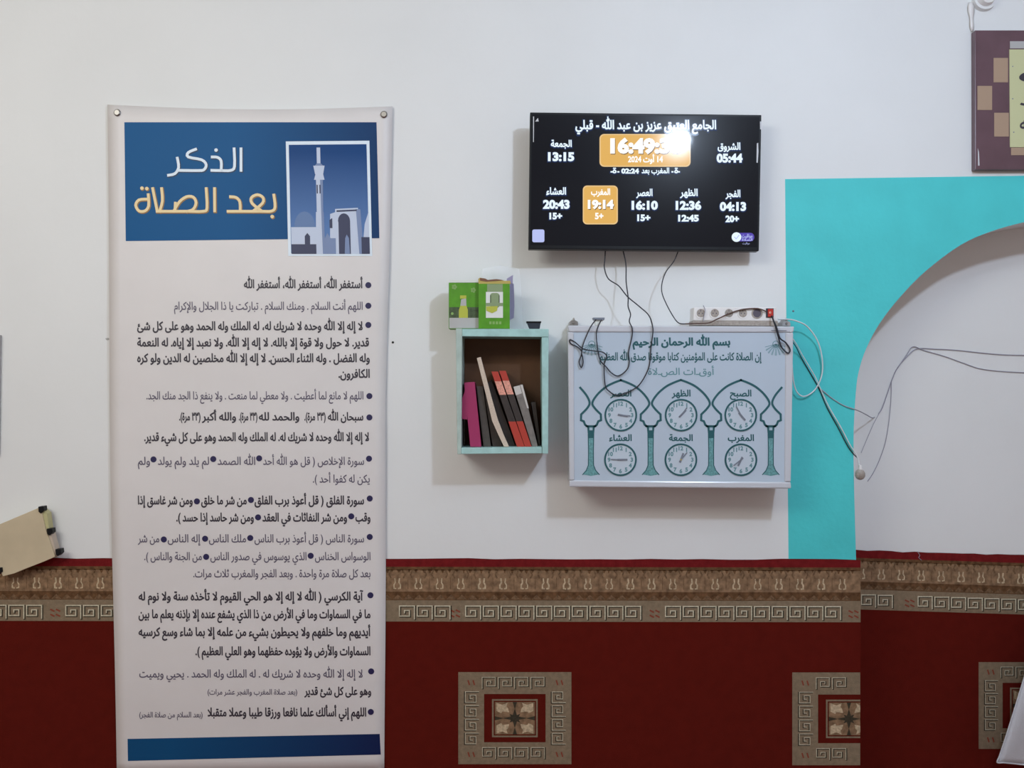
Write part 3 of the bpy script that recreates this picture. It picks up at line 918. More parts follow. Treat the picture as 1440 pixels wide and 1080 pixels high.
tvp('menu_triangle', poly([(752.5, 171), (757.5, 171), (756.5, 166)]), 0.0012, 'film')
TO = [('16:49:38', 858, 958, 214.6, 27, 0), ('المغرب', 831, 858, 274, 12, 1), ('19:14', 826.5, 863, 293, 16, 0), ('5+', 836.5, 848.5, 308, 12, 0),
      ('14 أوت 2024', 883, 932, 228, 11.5, 1)]
for s_, a, b, y, z, ar in TO:
    bo = 0.035 if ar else (0.06 if z > 12 else 0.04)
    gs = [(text(s_, a, b, y, z, bo, bool(ar)), 0.0014, M['lit_warm'])]
    if z > 12: gs.append((text(s_, a + 0.8, b + 0.8, y + 1.1, z, bo, bool(ar)), 0.0011, M['lit_shadow']))
    printed2('lettering', gs, tvmap, scr)
tvp('film_edge', join(poly([(749.6, 164), (751, 164), (750.6, 200), (749.6, 200)]), poly([(1064, 202), (1066, 201), (1066.4, 214), (1065.4, 229), (1063.6, 229)]),
                      poly([(1068.5, 171), (1070.5, 171), (1070.3, 182), (1068.7, 182)])), 0.0014, 'film')

# ------------------------------------------------------------------ mint wall cabinet
CT = 0.135
cab = thing('wall_cabinet', 'small open mint green wooden cabinet hung below the television, books inside', 'cabinet', P(707, 639, 0.0))
cd = CT - 0.002
def board(name, pts, m, t=CT, depth=cd, bev=0.0015): return link(name, *prism_px(pts, t, depth), M[m], cab, bevel=bev)
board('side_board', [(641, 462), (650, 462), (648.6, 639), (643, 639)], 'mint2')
board('side_board', [(761.7, 474.3), (771.6, 474.3), (770.8, 638), (762.5, 638)], 'mint')
board('top_board', [(650, 462.5), (771.5, 462.5), (771.6, 474), (650, 473)], 'mint')
board('bottom_board', [(648.8, 629.8), (762, 628.8), (762, 637.6), (648.8, 638.6)], 'mint')
a, b = P(652, 470, CT), P(761, 632, CT)
v, f = boxw(a.x - 0.004, b.x + 0.003, -0.012, -0.003, b.z - 0.002, a.z + 0.002)
link('back_board', v, f, M['brown'], cab)

def bfloor(): return 628.9
def book(label, pts, m, t=CT - 0.022, depth=0.085, parts=(), group='books and folder leaning in the cabinet', cat='book', bev=0.0006):
    lo = max(pts, key=lambda p: p[1])
    base = P(sum(p[0] for p in pts) / len(pts), lo[1], t)
    root = thing('book' if cat == 'book' else 'folder', label, cat, base, group)
    v, f = prism_px(pts, t, depth)
    link('cover', v, f, M[m], root, bevel=bev)
    for nm, pp, mm in parts:
        v, f = prism_px(pp, t + 0.0007, 0.002)
        link(nm, v, f, M[mm], root)
    return root
B0 = 628.3
book('magenta folder leaning at the left inside the cabinet', [(652.5, 538), (667.5, 537), (676.8, B0), (661.3, B0)], 'pink', cat='folder',
     parts=[('flap', [(653.5, 550), (658, 556), (657, 590), (648.9, 589), (649.0, 563)], 'pink')])
book('dark grey book leaning right of the magenta folder', [(670, 543), (679, 543), (690.5, B0), (680, B0)], 'dgrey', t=CT - 0.035)
book('black book leaning between the grey book and the tall cream book', [(681.5, 557), (687.5, 556), (706.5, B0), (693, B0)], 'dbrown', t=CT - 0.04)
ca = [(670.5, 503.5), (676, 502), (683, 528), (691.5, 560), (700, 590), (708.5, 612), (715.8, B0), (708.7, B0), (701, 612), (692, 592), (685, 562), (677, 530)]
book('thin tall cream book slanting across the cabinet, highest of all', ca, 'paper', t=CT - 0.014, depth=0.018)
book('dark brown book behind the two red books', [(684, 540), (691, 534), (725, B0), (708.5, B0)], 'dbrown', t=CT - 0.045, depth=0.07)
def lean(x0, x1, xb0, xb1, y0, fa_, fb):
    """slice of a leaning spine between the fractions fa_ and fb of its length"""
    g = lambda k, l, r: l + (r - l) * k
    ya, yb = y0 + (B0 - y0) * fa_, y0 + (B0 - y0) * fb
    return [(g(fa_, x0, xb0), ya), (g(fa_, x1, xb1), ya), (g(fb, x1, xb1), yb), (g(fb, x0, xb0), yb)]
for k, (x0, x1, xb0, xb1, y0, lab) in enumerate([(691, 700.3, 727, 737.8, 522.5, 'red book with a salmon label, left one of the two leaning red books'),
                                                (702, 711.3, 738.4, 747.5, 521.5, 'red book with a salmon label, right one of the two leaning red books')]):
    book(lab, [(x0, y0), (x1, y0), (xb1, B0), (xb0, B0)], 'dbrown', t=CT - 0.026, parts=[
        ('red_top', lean(x0, x1, xb0, xb1, y0, 0.0, 0.13), 'redcover'), ('spine_label', lean(x0, x1, xb0, xb1, y0, 0.13, 0.31), 'salmon'),
        ('red_foot', lean(x0, x1, xb0, xb1, y0, 0.665, 1.0), 'redcover')])
book('grey book with white edge, rightmost in the cabinet', [(722, 544), (734.5, 540.5), (756.5, B0), (748.3, B0)], 'greybook', t=CT - 0.03, parts=[
     ('worn_edge', [(731.5, 541), (735, 541), (743.6, 574), (741.2, 574)], 'whitebook'), ('pale_head', [(722, 544), (731, 542), (734, 553), (725.5, 556)], 'whitebook')])
book('dark book lying in the shade against the right cabinet side', [(747, 566), (753, 565), (760.3, B0), (757.3, B0)], 'dbrown', t=CT - 0.05, depth=0.07)

# green boxes on the cabinet
def pbox(name, label, x0, x1, y0, y1, t, depth, m, cat='box'):
    root = thing(name, label, cat, P((x0 + x1) / 2, y1, t), 'green cartons on the cabinet')
    link('carton', *prism_px([(x0, y0), (x1, y0), (x1, y1), (x0, y1)], t, depth), M[m], root, bevel=0.0008)
    return root, planemap(t)
ga, mpa = pbox('carton_box', 'green carton with a bottle picture, left of the two on the cabinet', 631, 674.5, 397.5, 462.2, CT - 0.030, 0.06, 'green')
printed('dark_print_band', rect(631.8, 432, 673, 447), mpa, 0.0004, M['darkgreen'], ga)
printed('grey_print_band', rect(631.8, 447, 673, 461.5), mpa, 0.0004, M['greyprint'], ga)
printed('printed_bottle', join(poly([(645.3, 447), (645.3, 436), (647.5, 430), (656, 430), (658, 436), (658, 447)])), mpa, 0.0007, M['yellow'], ga)
printed('printed_bottle_neck', join(poly([(647.3, 430), (648.5, 421), (655.5, 419.5), (656, 430)])), mpa, 0.0007, M['greyprint'], ga)
printed('printed_bottle_cap', rect(647, 415.5, 655.8, 420), mpa, 0.0008, M['yellow'], ga)
fl = []
for cx, cy in ((639, 403.5), (665.6, 408)):
    for i in range(5):
        a = 2 * math.pi * i / 5
        fl.append(disc(cx + 2.2 * math.cos(a), cy + 2.2 * math.sin(a), 1.7, n=8))
fl.append(disc(636, 441, 2.0, n=8))
printed('printed_flowers', join(*fl), mpa, 0.0006, M['green2'], ga)
a, b = P(631.5, 393.5, 0.09), P(672, 397.5, 0.105)
link('lid', *prism_px([(632, 393.5), (673, 393.5), (674, 397.3), (631, 397.3)], CT - 0.031, 0.05), M['whitecard'], ga)
gb_, mpb = pbox('carton_box', 'green carton with a white picture window and torn top, right one on the cabinet', 673, 716.8, 399, 462.2, CT - 0.012, 0.075, 'green')
printed('light_panel', rect(685, 399.5, 707, 411), mpb, 0.0004, M['sage'], gb_)
printed('picture_window', rect(683.3, 410.5, 707.3, 447), mpb, 0.0005, M['whitecard'], gb_)
printed('printed_leaf', poly([(683.5, 431), (700, 430.5), (699, 437), (692, 440.5), (684, 437)]), mpb, 0.0013, M['yellow'], gb_)
printed('printed_mug', rrect(689, 412, 702.5, 433, 4), mpb, 0.0007, M['sage'], gb_)
printed('printed_band', rect(683.4, 426, 707.2, 430.5), mpb, 0.0010, M['sage'], gb_)
printed('printed_mug_line', join(ribbon([(690, 416), (690, 425)], 1.2), ribbon([(702, 416), (702, 425)], 1.2)), mpb, 0.0009, M['darkgreen'], gb_)
printed('printed_name', join(*[rect(688 + i * 4.6, 452, 691.2 + i * 4.6, 456) for i in range(4)]), mpb, 0.0005, M['green2'], gb_)
link('torn_flap', *prism_px([(672.5, 392), (675, 390.5), (681, 391.5), (683, 394), (700, 393.2), (710, 395), (717.5, 394.5), (718.5, 399), (673, 399)], CT - 0.013, 0.004), M['kraft_and_glint'], gb_)
link('dark_inside', *prism_px([(675, 391), (682, 391.5), (686, 393.6), (698, 392.4), (709, 394.0), (698, 395), (684, 396), (675, 394.5)], CT - 0.0118, 0.001), M['card'], gb_)
link('side_flap', *prism_px([(712.5, 392), (721.5, 386.5), (721, 399), (713.5, 398)], CT - 0.03, 0.003), M['purple'], gb_)
link('side_fold', *prism_px([(717, 399), (722.5, 399), (723.5, 430), (722.5, 447), (717, 450)], CT - 0.05, 0.003), M['purple'], gb_)
# clear plastic bag behind the cartons
V, Fc = [], []
nb = 10
rb = random.Random(4)
for j in range(nb + 1):
    for i in range(nb + 1):
        u, w_ = i / nb, j / nb
        x = 676 + 60 * u - (1 - w_) * (8 * u - 2) + rb.uniform(-1, 1)
        y = 373 + 89 * w_ + (rb.uniform(-2, 2) if 0 < w_ < 1 else 0) + (abs(u - .5) * 10 if j == 0 else 0)
        V.append(P(x, min(y, 462), CT - 0.10 + rb.uniform(-.005, .005)))
for j in range(nb):
    for i in range(nb):
        a = j * (nb + 1) + i
        Fc.append([a, a + nb + 1, a + nb + 2, a + 1])
o = link('plastic_bag', V, Fc, M['bag'], None, origin=P(706, 462, CT - 0.09), smooth=True)
tag(o, 'crumpled clear plastic bag standing behind the green cartons', 'bag')
# small dark tray
tr_ = thing('small_tray', 'small dark blue plastic tray at the right end of the cabinet top', 'tray', P(751, 462.4, CT - 0.02))
link('tray_body', *prism_px([(741, 453), (760.5, 453), (759, 462.2), (744.5, 462.2)], CT - 0.015, 0.03), M['slate'], tr_, bevel=0.001)
link('rim', *prism_px([(740, 451.8), (761.3, 451.8), (761, 454), (740.5, 454)], CT - 0.013, 0.034), M['black'], tr_, bevel=0.0008)

# ------------------------------------------------------------------ prayer-time board
BT = 0.13
bd = thing('prayer_times_board', 'pale blue lightbox board with six small clocks under green arches', 'board', P(958, 687, 0))
mpB = planemap(BT)
face_o = [(798.3, 458.5), (1117.5, 460), (1113, 687), (800.5, 684.5)]
v, f = prism_px([(801, 461), (1115, 462), (1111, 685), (802.5, 682.5)], BT - 0.006, BT - 0.0075)
link('case', v, f, M['boardframe'], bd, bevel=0.002)
def bar(pts, m='boardframe'): link('frame_bar', *prism_px(pts, BT + 0.004, 0.018), M[m], bd, bevel=0.0035)
bar([(798.3, 457.5), (1117.5, 459), (1116, 467.5), (800, 467)])
bar([(800.8, 675.5), (1112.5, 678), (1113, 687.2), (800.5, 684.8)])
bar([(798.3, 467), (807, 467), (808, 675.5), (800.7, 675.5)])
bar([(1104.8, 467.6), (1116, 467.6), (1112.6, 677.8), (1103.5, 677.8)])
v, f = prism_px([(802.5, 465), (1107, 466.5), (1106.5, 682), (803.5, 680)], BT, 0.006)
fc = link('face_panel', v, f, M['boardface'], bd)
pr = lambda name, g, off, m, par=fc: printed(name, g, mpB, off, M[m], par)
pr('title_text', text('بسم الله الرحمان الرحيم', 889.5, 1027, 485.5, 14.5, 0.045), 0.0006, 'tealink')
pr('verse_text', text('إن الصلاة كانت على المؤمنين كتابا موقوتا صدق الله العظيم', 843, 1071, 506.5, 15, 0.025), 0.0006, 'tealink')
pr('caption_text', text('أوقـات الصـلاة', 911, 1004, 527, 13.5, 0.012), 0.0006, 'tealink2')
C2 = lambda x, y: (780 + x / 4.114, 520 + y / 4.114)
arcs, fills, outl, wh = [], [], [], []
for ci, cx in enumerate((210, 555, 905, 1250)):
    for sg in (-1, 1):
        st = [(8, 190), (22, 222), (57, 258), (58, 292), (42, 298), (34, 318), (18, 330)]
        half = [(172, 60), (90, 92), (42, 132)] if not ((ci == 0 and sg < 0) or (ci == 3 and sg > 0)) else [(62, 104), (26, 148)]
        if len(half) == 3: half = [(172, 60), (130, 76), (85, 100), (38, 142)]
        up_ = smooth_pts([(a, b) for a, b in half + st[:3]], 4)
        pts = [tuple(p) for p in up_] + st[3:]
        arcs.append(ribbon([C2(cx + sg * a, b) for a, b in pts], 3.0))
    arcs.append(ribbon([C2(cx - 26, 326), C2(cx + 26, 326)], 2.6))
    fills.append(poly([C2(cx + a, b) for a, b in ((-22, 328), (22, 328), (16, 395), (-16, 395))]))
    wh.append(rect(*C2(cx - 9, 334), *C2(cx + 9, 350)))
    outl += [poly([C2(cx + a, b) for a, b in ((-14, 395), (14, 395), (15, 552), (-15, 552))]),
             poly([C2(cx + a, b) for a, b in ((-15, 550), (15, 550), (26, 580), (48, 605), (0, 614), (-48, 605), (-26, 580))])]
    for sg in (-1, 1):
        arcs.append(ribbon([C2(cx + sg * a, b) for a, b in ((16, 375), (14, 470), (15, 552), (27, 582), (48, 606))], 1.2))
pr('arch_lines', join(*arcs), 0.0008, 'tealink')
for g in fills: pr('capital', g, 0.0007, 'tealink')
for g in wh: pr('capital_square', g, 0.0010, 'paleteal')
for k in range(4): pr('column', join(outl[2 * k], outl[2 * k + 1]), 0.0005, 'tealfill')
# faint shell rosettes in the upper corners
for cx, cy in ((1091, 492), (832, 492)):
    fan = [poly([(cx + 3 * math.cos(a), cy - 6 - 3 * math.sin(a)), (cx + 15 * math.cos(a - 0.13), cy - 4 + 12 * abs(math.sin(a - 0.13)) ), (cx + 15 * math.cos(a + 0.13), cy - 4 + 12 * abs(math.sin(a + 0.13)))]) for a in [math.pi * i / 8 for i in range(9)]]
    pr('shell_ornament', join(*fan), 0.0005, 'paleteal')
    pr('shell_lines', join(*[ribbon([(cx, cy - 8), (cx + 15 * math.cos(a), cy - 4 + 12 * math.sin(a))], 0.7) for a in [math.pi * i / 8 for i in range(9)]],
                           ring(cx, cy - 8, 4, 4.9, 12)), 0.0007, 'tealink2')
pr('seam_line', ribbon([(1084, 464.8), (1105, 465)], 0.8), 0.006, 'hand')
CL = [('العصر', 872.9, 583.7, 95, 100), ('الظهر', 957.7, 583.7, 38, 44), ('الصبح', 1041.5, 583.7, -28, 140),
      ('العشاء', 872.4, 646.4, -88, 90), ('الجمعة', 957.4, 646.4, 40, 20), ('المغرب', 1041.8, 646.4, 232, 205)]
for nm, cx, cy, am, ah in CL:
    pr('clock_caption', text(nm, cx, None, cy - 26.5, 12.5, 0.03), 0.0006, 'tealink')
    cw = P(cx, cy, BT)
    g = ring(cx, cy, 20.6, 22.9)
    v = [mpB(x, y, 0.0022) for x, y in g[0]] + [mpB(x, y, 0.0002) for x, y in g[0]]
    nn = len(g[0])
    f = list(g[1])
    for i in range(36):
        j = (i + 1) % 36
        f.append([2 * i + 1, 2 * j + 1, nn + 2 * j + 1, nn + 2 * i + 1])
        f.append([2 * j, 2 * i, nn + 2 * i, nn + 2 * j])
    ck = link('clock', v, f, M['tealink'], bd, origin=cw)
    printed('dial', disc(cx, cy, 20.8, n=36), mpB, 0.0006, M['dial'], ck)
    nums = []
    for h in range(1, 13):
        a = math.radians(30 * h)
        nums.append(text(str(h), cx + 16 * math.sin(a), None, cy - 16 * math.cos(a) + 2.7, 7.8, 0.045, False))
    printed('numerals', join(*nums), mpB, 0.0010, M['tealink2'], ck)
    for k, (ang, ln, w_) in enumerate(((am, 12.5, 1.7), (ah, 8.5, 2.6))):
        a = math.radians(ang)
        p0 = (cx - 3 * math.sin(a), cy + 3 * math.cos(a)); p1 = (cx + ln * math.sin(a), cy - ln * math.cos(a))
        rbn = ribbon([p0, p1], w_)
        v = [mpB(x, y, 0.0030 - 0.0006 * k) for x, y in rbn[0]]
        v, f = solid(v[0:1] + v[1:2] + v[3:4] + v[2:3], [q_ + Vector((0, 0.0005, 0)) for q_ in v[0:1] + v[1:2] + v[3:4] + v[2:3]])
        link('minute_hand' if k == 0 else 'hour_hand', v, f, M['hand'], ck)
    link('pin', *cyl((cw.x, cw.z), 0.0022, 0.0026, -BT - 0.004, -BT - 0.001, 12), M['kraft_and_glint' if nm == 'الجمعة' else 'hand'], ck)  # yellow on the Friday clock's pin paints in a glint of light

# corner brackets and cable clip on the board
def bracket(label, px, py, m):
    root = thing('hanging_bracket', label, 'bracket', P(px, py + 4, 0.05))
    link('plate', *prism_px([(px - 6, py + 4.5), (px - 5.5, py - 1), (px - 1.5, py - 3), (px, py - 7), (px + 1.5, py - 3), (px + 5.5, py - 1), (px + 6, py + 4.5)], 0.05, 0.049), M[m], root, bevel=0.0008)
    link('screw', *cyl((P(px, py + 1, 0.05).x, P(px, py + 1, 0.05).z), 0.003, 0.004, -0.054, -0.05, 10), M['steel'], root)
bracket('dark metal hanging bracket above the left corner of the clock board', 807, 453, 'steel')
bracket('grey metal hanging bracket beside the right end of the power strip', 1106, 454, 'greymark')
clip = thing('cable_clip', 'small brown clip holding looped cables on the board top edge', 'clip', P(842, 458, BT - 0.03))
link('clip_bar', *prism_px([(834, 446.5), (850.5, 446.5), (850, 449.8), (835, 449.5)], BT - 0.012, 0.03), M['hand'], clip, bevel=0.0006)
link('clip_body', *prism_px([(836, 449.5), (848, 449.5), (846, 458.2), (838, 458.2)], BT - 0.02, 0.02), M['whitecard'], clip)

# power strip on the board
ps = thing('power_strip', 'white power strip with five round sockets and a red switch lying on the clock board', 'power strip', P(1033, 458, BT - 0.03))
PT = BT - 0.012
link('strip_body', *prism_px([(975.5, 432), (1092.5, 431.5), (1093, 451.8), (975, 451)], PT, 0.05), M['whiteplastic'], ps, bevel=0.003)
link('strip_underside', *prism_px([(974, 451), (1094, 451.6), (1094, 458.6), (974, 457.3)], PT + 0.001, 0.05), M['socket'], ps, bevel=0.001)
for i, cx in enumerate((985.4, 1005, 1025, 1044.6, 1064.5)):
    c = P(cx, 440.5, PT)
    r = 7.6 * (D - PT) / F
    g = ring(cx, 440.5, 5.9, 7.7, 24)
    v = [P(x, y, PT, 0.0018) for x, y in g[0]] + [P(x, y, PT, -0.001) for x, y in g[0]]
    f = list(g[1])
    for k in range(24):
        j = (k + 1) % 24
        f.append([2 * k + 1, 2 * j + 1, 48 + 2 * j + 1, 48 + 2 * k + 1])
        f.append([2 * j, 2 * k, 48 + 2 * k, 48 + 2 * j])
    so_ = link('socket', v, f, M['whiteplastic'] if i != 4 else M['socket'], ps, origin=c)
    printed('socket_well', disc(cx, 440.5, 6.3, n=20), planemap(PT), 0.0004, M['socket'] if i != 4 else M['socketdark'], so_)
    printed('contact_holes', join(disc(cx - 2.4, 440.8, 0.9, n=8), disc(cx + 2.4, 440.8, 0.9, n=8), ribbon([(cx, 436), (cx, 438)], 0.8)), planemap(PT), 0.0008, M['socketdark'], so_)
sw = link('switch', *prism_px([(1077.5, 433.5), (1088, 433.5), (1088, 446.5), (1077.5, 446.5)], PT + 0.003, 0.006), M['slate'], ps, bevel=0.0006)
link('rocker', *prism_px([(1080, 434.5), (1087.4, 434.5), (1087.4, 445.5), (1080, 445.5)], PT + 0.006, 0.004), M['switch'], sw, bevel=0.0008)
printed('rocker_mark', disc(1083, 439.5, 1.7, n=10), planemap(PT + 0.006), 0.0006, M['salmon'], sw)

# ------------------------------------------------------------------ cables
def cable(name, label, pts, r, m, cat='cable'):
    """pts: (px, py, t) with t the distance from the wall"""
    g = {'television_cable': 'cables hanging from the television', 'niche_cable': 'grey cables in the niche', 'looped_cable': 'dark cable loops on the board'}.get(name)
    return tag(tube(name, [P(x, y, t) for x, y, t in pts], r, M[m]), label, cat, g)
F1 = BT + 0.007
cable('television_cable', 'black cable hanging from the television in the widest loop over the board', [(851.7, 346, 0.05), (850.5, 365, 0.055), (850, 377, 0.055), (855.5, 392, 0.06), (870, 402, 0.07), (882, 416.7, 0.085),
      (897.8, 430, 0.10), (912, 443, 0.12), (917.5, 458, F1 + .004), (918, 469, F1 + 0.004), (915.5, 488, F1), (914, 508, F1), (910.5, 522, F1), (900, 540, F1), (887, 549.5, F1), (868, 555.7, F1), (857, 550.5, F1),
      (851, 541.5, F1), (849.6, 514, F1 + .003), (853, 501, F1 + .003), (847, 495, F1 + .003), (835, 493.5, F1 + .006), (820, 490.5, F1 + .004), (809, 481.5, F1), (801.5, 477.5, F1), (802.5, 483, F1), (813, 488.5, F1), (818, 494, F1 + .003)], 0.0017, 'cable')
cable('television_cable', 'black cable hanging from the television in the narrow loop left over the board', [(874.4, 346, 0.05), (880, 370, 0.06), (880.5, 395.5, 0.075), (883.3, 418, 0.095), (883.3, 431, 0.11), (886.7, 442, 0.125), (885, 452, F1), (889, 462, F1 + .003),
      (888.5, 475, F1), (884, 495, F1), (885, 508, F1), (882, 519.4, F1), (870, 528.5, F1), (860, 524.6, F1), (852, 515.5, F1 - .001), (844, 506.5, F1), (840, 488, F1 + .001), (839, 466, F1 + .002), (845.7, 449.5, BT - 0.004)], 0.0017, 'cable')
cable('looped_cable', 'dark cable hanging from the clip in a short narrow loop at the board upper left', [(838, 449.5, BT - 0.004), (831, 459, F1 + .003), (824, 474, F1 + .003), (819, 488, F1 + .008), (817.3, 500, F1), (814.5, 509, F1), (817.5, 517, F1), (820, 509, F1), (818, 497, F1 + .004)], 0.0017, 'cable')
cable('television_cable', 'thin black cable from the television right side to the power strip', [(955.5, 348, 0.05), (948, 366.7, 0.055), (936.7, 382, 0.06), (931, 398, 0.07), (931, 412, 0.08), (937.8, 429, 0.09), (947.8, 446.7, 0.11), (955, 454.5, F1), (964, 455.5, F1 + .002)], 0.0015, 'cable')
cable('brown_cable', 'brown cable lying across the front of the power strip to its red switch', [(964, 455.5, F1 + .003), (974, 455, F1 + .003), (995.4, 454.3, F1 + .003), (1007, 449.6, F1), (1026, 440.8, PT + .006), (1042.6, 435.5, PT + .006), (1060, 433.7, PT + .006), (1070, 435, PT + .007), (1078, 438.4, PT + .006)], 0.0018, 'cablebrown')
cable('short_wire', 'short grey wire standing across the first socket of the power strip', [(989, 429.5, PT + .006), (991.5, 436, PT + .007), (989.8, 445, PT + .006), (989, 452, PT + .007)], 0.0012, 'cablegrey')
cable('looped_cable', 'dark doubled cable hanging from the red switch in a loop at the board upper right', [(1085, 444, PT + .008), (1088, 452, F1 + .002), (1090.5, 459, F1 + .004), (1094.6, 474, F1 + .002), (1099, 488, F1), (1107.6, 496.5, F1 + .002), (1111, 491.7, F1 + .002), (1105, 482, F1 + .002),
      (1096.5, 475, F1 + .005), (1092, 460, F1 + .007), (1087.5, 450, F1 + .004), (1086, 445, PT + .011)], 0.0021, 'cable')
cable('white_cable', 'white cable curling in a round loop right of the clock board', [(1094, 449, 0.05), (1108, 449, 0.055), (1120, 451.5, 0.05), (1135, 459, 0.035), (1149, 478, 0.02), (1155.5, 500, 0.015), (1156.5, 522.5, 0.012), (1151, 540, 0.012), (1142.5, 551.5, 0.012),
      (1130, 557.5, 0.015), (1120, 550, 0.02), (1115, 530, 0.03), (1113.5, 500, 0.06), (1114, 478, 0.10), (1112, 466, F1)], 0.0021, 'cablewhite')
cable('lead_cable', 'pale double cable running down across the turquoise paint to the socket on the arch edge', [(1113, 474, 0.05), (1121, 486, 0.03), (1128, 499, 0.014), (1145, 527.5, 0.010), (1153, 545, 0.009), (1165, 571, 0.008), (1182.5, 601, 0.007), (1195, 625, 0.007), (1205, 641, 0.008), (1208, 653, 0.009), (1208.5, 662, 0.009)], 0.0018, 'cablewhite')
cable('black_lead', 'thin black cable running beside the pale one across the turquoise paint', [(1114, 480, 0.04), (1120, 489, 0.02), (1127, 503, 0.006), (1142, 529, 0.004), (1152, 547, 0.004), (1163.5, 574, 0.0035), (1180, 604, 0.0035), (1192, 627, 0.004), (1200, 638, 0.004), (1206, 644, 0.004)], 0.0014, 'cable')
NT = -NICHE + 0.003
cable('niche_cable', 'thin grey cable crossing from the board into the niche and rising to the right', [(1152, 545, 0.004), (1160, 552, 0.004), (1170, 560, 0.0035), (1185, 569.5, 0.0035), (1200, 575, 0.003), (1208, 578, -0.03), (1218, 583, -0.11), (1228.4, 587.5, NT), (1239, 577, NT), (1247, 556, NT), (1254, 535, NT),
      (1262.4, 517, NT), (1277, 500, NT), (1290, 490.5, NT), (1318, 491, NT), (1345.5, 492.5, NT), (1405, 498.5, NT), (1460, 500, NT), (1540, 503, NT)], 0.0016, 'cablegrey')
cable('niche_cable', 'thin grey cable sagging lower across the niche towards the right', [(1262, 518, NT + .002), (1275, 499, NT + .002), (1284, 487.5, NT + .002), (1300, 493, NT), (1328, 501, NT), (1356, 511, NT), (1384, 519.5, NT), (1440, 524, NT), (1540, 527, NT)], 0.0015, 'cablegrey')
cable('niche_cable', 'thin grey cable hanging down inside the niche to the socket', [(1253.5, 536, NT + .003), (1253, 560, NT), (1250, 593, NT), (1245, 622, NT), (1237, 646, NT), (1228, 665, NT), (1220, 677, NT)], 0.0012, 'cablegrey')
cable('niche_cable', 'faint grey wire slanting down in the niche behind the socket', [(1246, 560, NT + .003), (1238, 578, NT), (1228, 597, NT), (1218, 620, NT), (1211, 637, NT)], 0.0009, 'cablegrey')
sk = thing('round_socket', 'small round grey lamp socket hanging on the edge of the arch', 'socket', P(1209.5, 678, 0.012))
c = P(1209.5, 668, 0.012)
V, Fc = [], []
prof = [(0.0, 0.017), (0.006, 0.0165), (0.011, 0.013), (0.0145, 0.006), (0.0145, -0.003), (0.011, -0.010), (0.005, -0.0135), (0.0, -0.0145)]
for (r, z) in prof:
    for k in range(16):
        a = 2 * math.pi * k / 16
        V.append(Vector((c.x + max(r, 1e-4) * math.cos(a), c.y + max(r, 1e-4) * 0.75 * math.sin(a), c.z + z)))
for j in range(len(prof) - 1):
    for k in range(16):
        k2 = (k + 1) % 16
        Fc.append([j * 16 + k, j * 16 + k2, (j + 1) * 16 + k2, (j + 1) * 16 + k])
link('socket_shell', *fix(V, Fc), M['socket'], sk, smooth=True)
link('collar', *boxw(c.x - 0.004, c.x + 0.004, c.y - 0.004, c.y + 0.004, c.z + 0.014, c.z + 0.03), M['whiteplastic'], sk, bevel=0.0015)
nail('tiny blue grey screw in the turquoise paint above the cable loop', 1115.5, 437.5, 0.003, 0.001, 0.003, 'hand', cat='screw')
cable('wall_wire', 'short frayed end of cord over the niche carpet edge', [(1290, 775.5, NT + .004), (1293.5, 781, NT + .006), (1292, 784, NT + .008), (1296, 788, NT + .008)], 0.0008, 'cablegrey', 'cord')

# ------------------------------------------------------------------ plaque at the upper right
PQ = 0.022
pq = thing('wall_plaque', 'maroon plaque with tan squares and a yellow inscribed panel above the turquoise paint', 'plaque', P(1460, 238, 0))
mpQ = planemap(PQ)
link('plate', *prism_px([(1371, 42.5), (1560, 42.5), (1560, 238.5), (1371.5, 238.5)], PQ, PQ - 0.001), M['maroon'], pq, bevel=0.0015)
for x0, y0, x1, y1 in ((1397.4, 81.5, 1417.5, 115.7), (1374.7, 120.8, 1395.2, 154.6), (1398.3, 158.6, 1418.7, 192), (1422, 207.6, 1446, 218.2), (1420.5, 58, 1446, 68)):
    v, f = prism_px([(x0, y0), (x1, y0), (x1, y1), (x0, y1)], PQ + 0.0012, 0.0015)
    o = link('tan_square', v, f, M['tansq'] if y0 > 60 else M['greyprint'], pq)
yp = link('yellow_panel', *prism_px([(1419.6, 69.5), (1530, 69.5), (1530, 207), (1420.5, 207)], PQ + 0.002, 0.0023), M['plaqueyellow'], pq)
mY = planemap(PQ + 0.002)
printed('inscription', join(text('الله', 1433, 1518, 118, 40, 0.02), text('محمد', 1434, 1516, 148, 26, 0.02), text('رسول الله', 1434, 1516, 183, 26, 0.02)), mY, 0.0005, M['ink'], yp)
printed('rivets', join(disc(1424, 93.5, 0.9, n=8), disc(1424, 139, 1.0, n=8), disc(1425.5, 186, 1.0, n=8)), mY, 0.0006, M['hand'], yp)
printed('gloss_strip', poly([(1374.8, 208), (1376.6, 214), (1377.4, 233), (1375.2, 233)]), mpQ, 0.0006, M['film'], pq)
# hanger of clear tape and a white lamp holder peeking in from above
V, Fc = [], []
for j in range(9):
    w_ = [3, 4.2, 4.8, 4.4, 3.0, 2.6, 3.0, 2.8, 1.8][j]
    for i in range(4):
        V.append(P(1365.3 + w_ * (i / 1.5 - 1) + (j * 0.25), 3 + 5.1 * j, 0.006 + 0.004 * math.sin(i * 1.1) + 0.002 * math.sin(j * 1.3)))
for j in range(8):
    for i in range(3):
        a = j * 4 + i
        Fc.append([a, a + 4, a + 5, a + 1])
o = link('hanging_tape', V, Fc, M['whiteplastic'], None, origin=P(1366, 44, 0.008), smooth=True)
so = o.modifiers.new('thickness', 'SOLIDIFY'); so.thickness = 0.001
tag(o, 'narrow glossy white tape hanging at the upper left corner of the plaque', 'tape')
lh = thing('lamp_holder', 'round white lamp holder at the top edge of the frame above the plaque', 'lamp', P(1392, -10, 0))
c = P(1390.5, -7, 0.03)
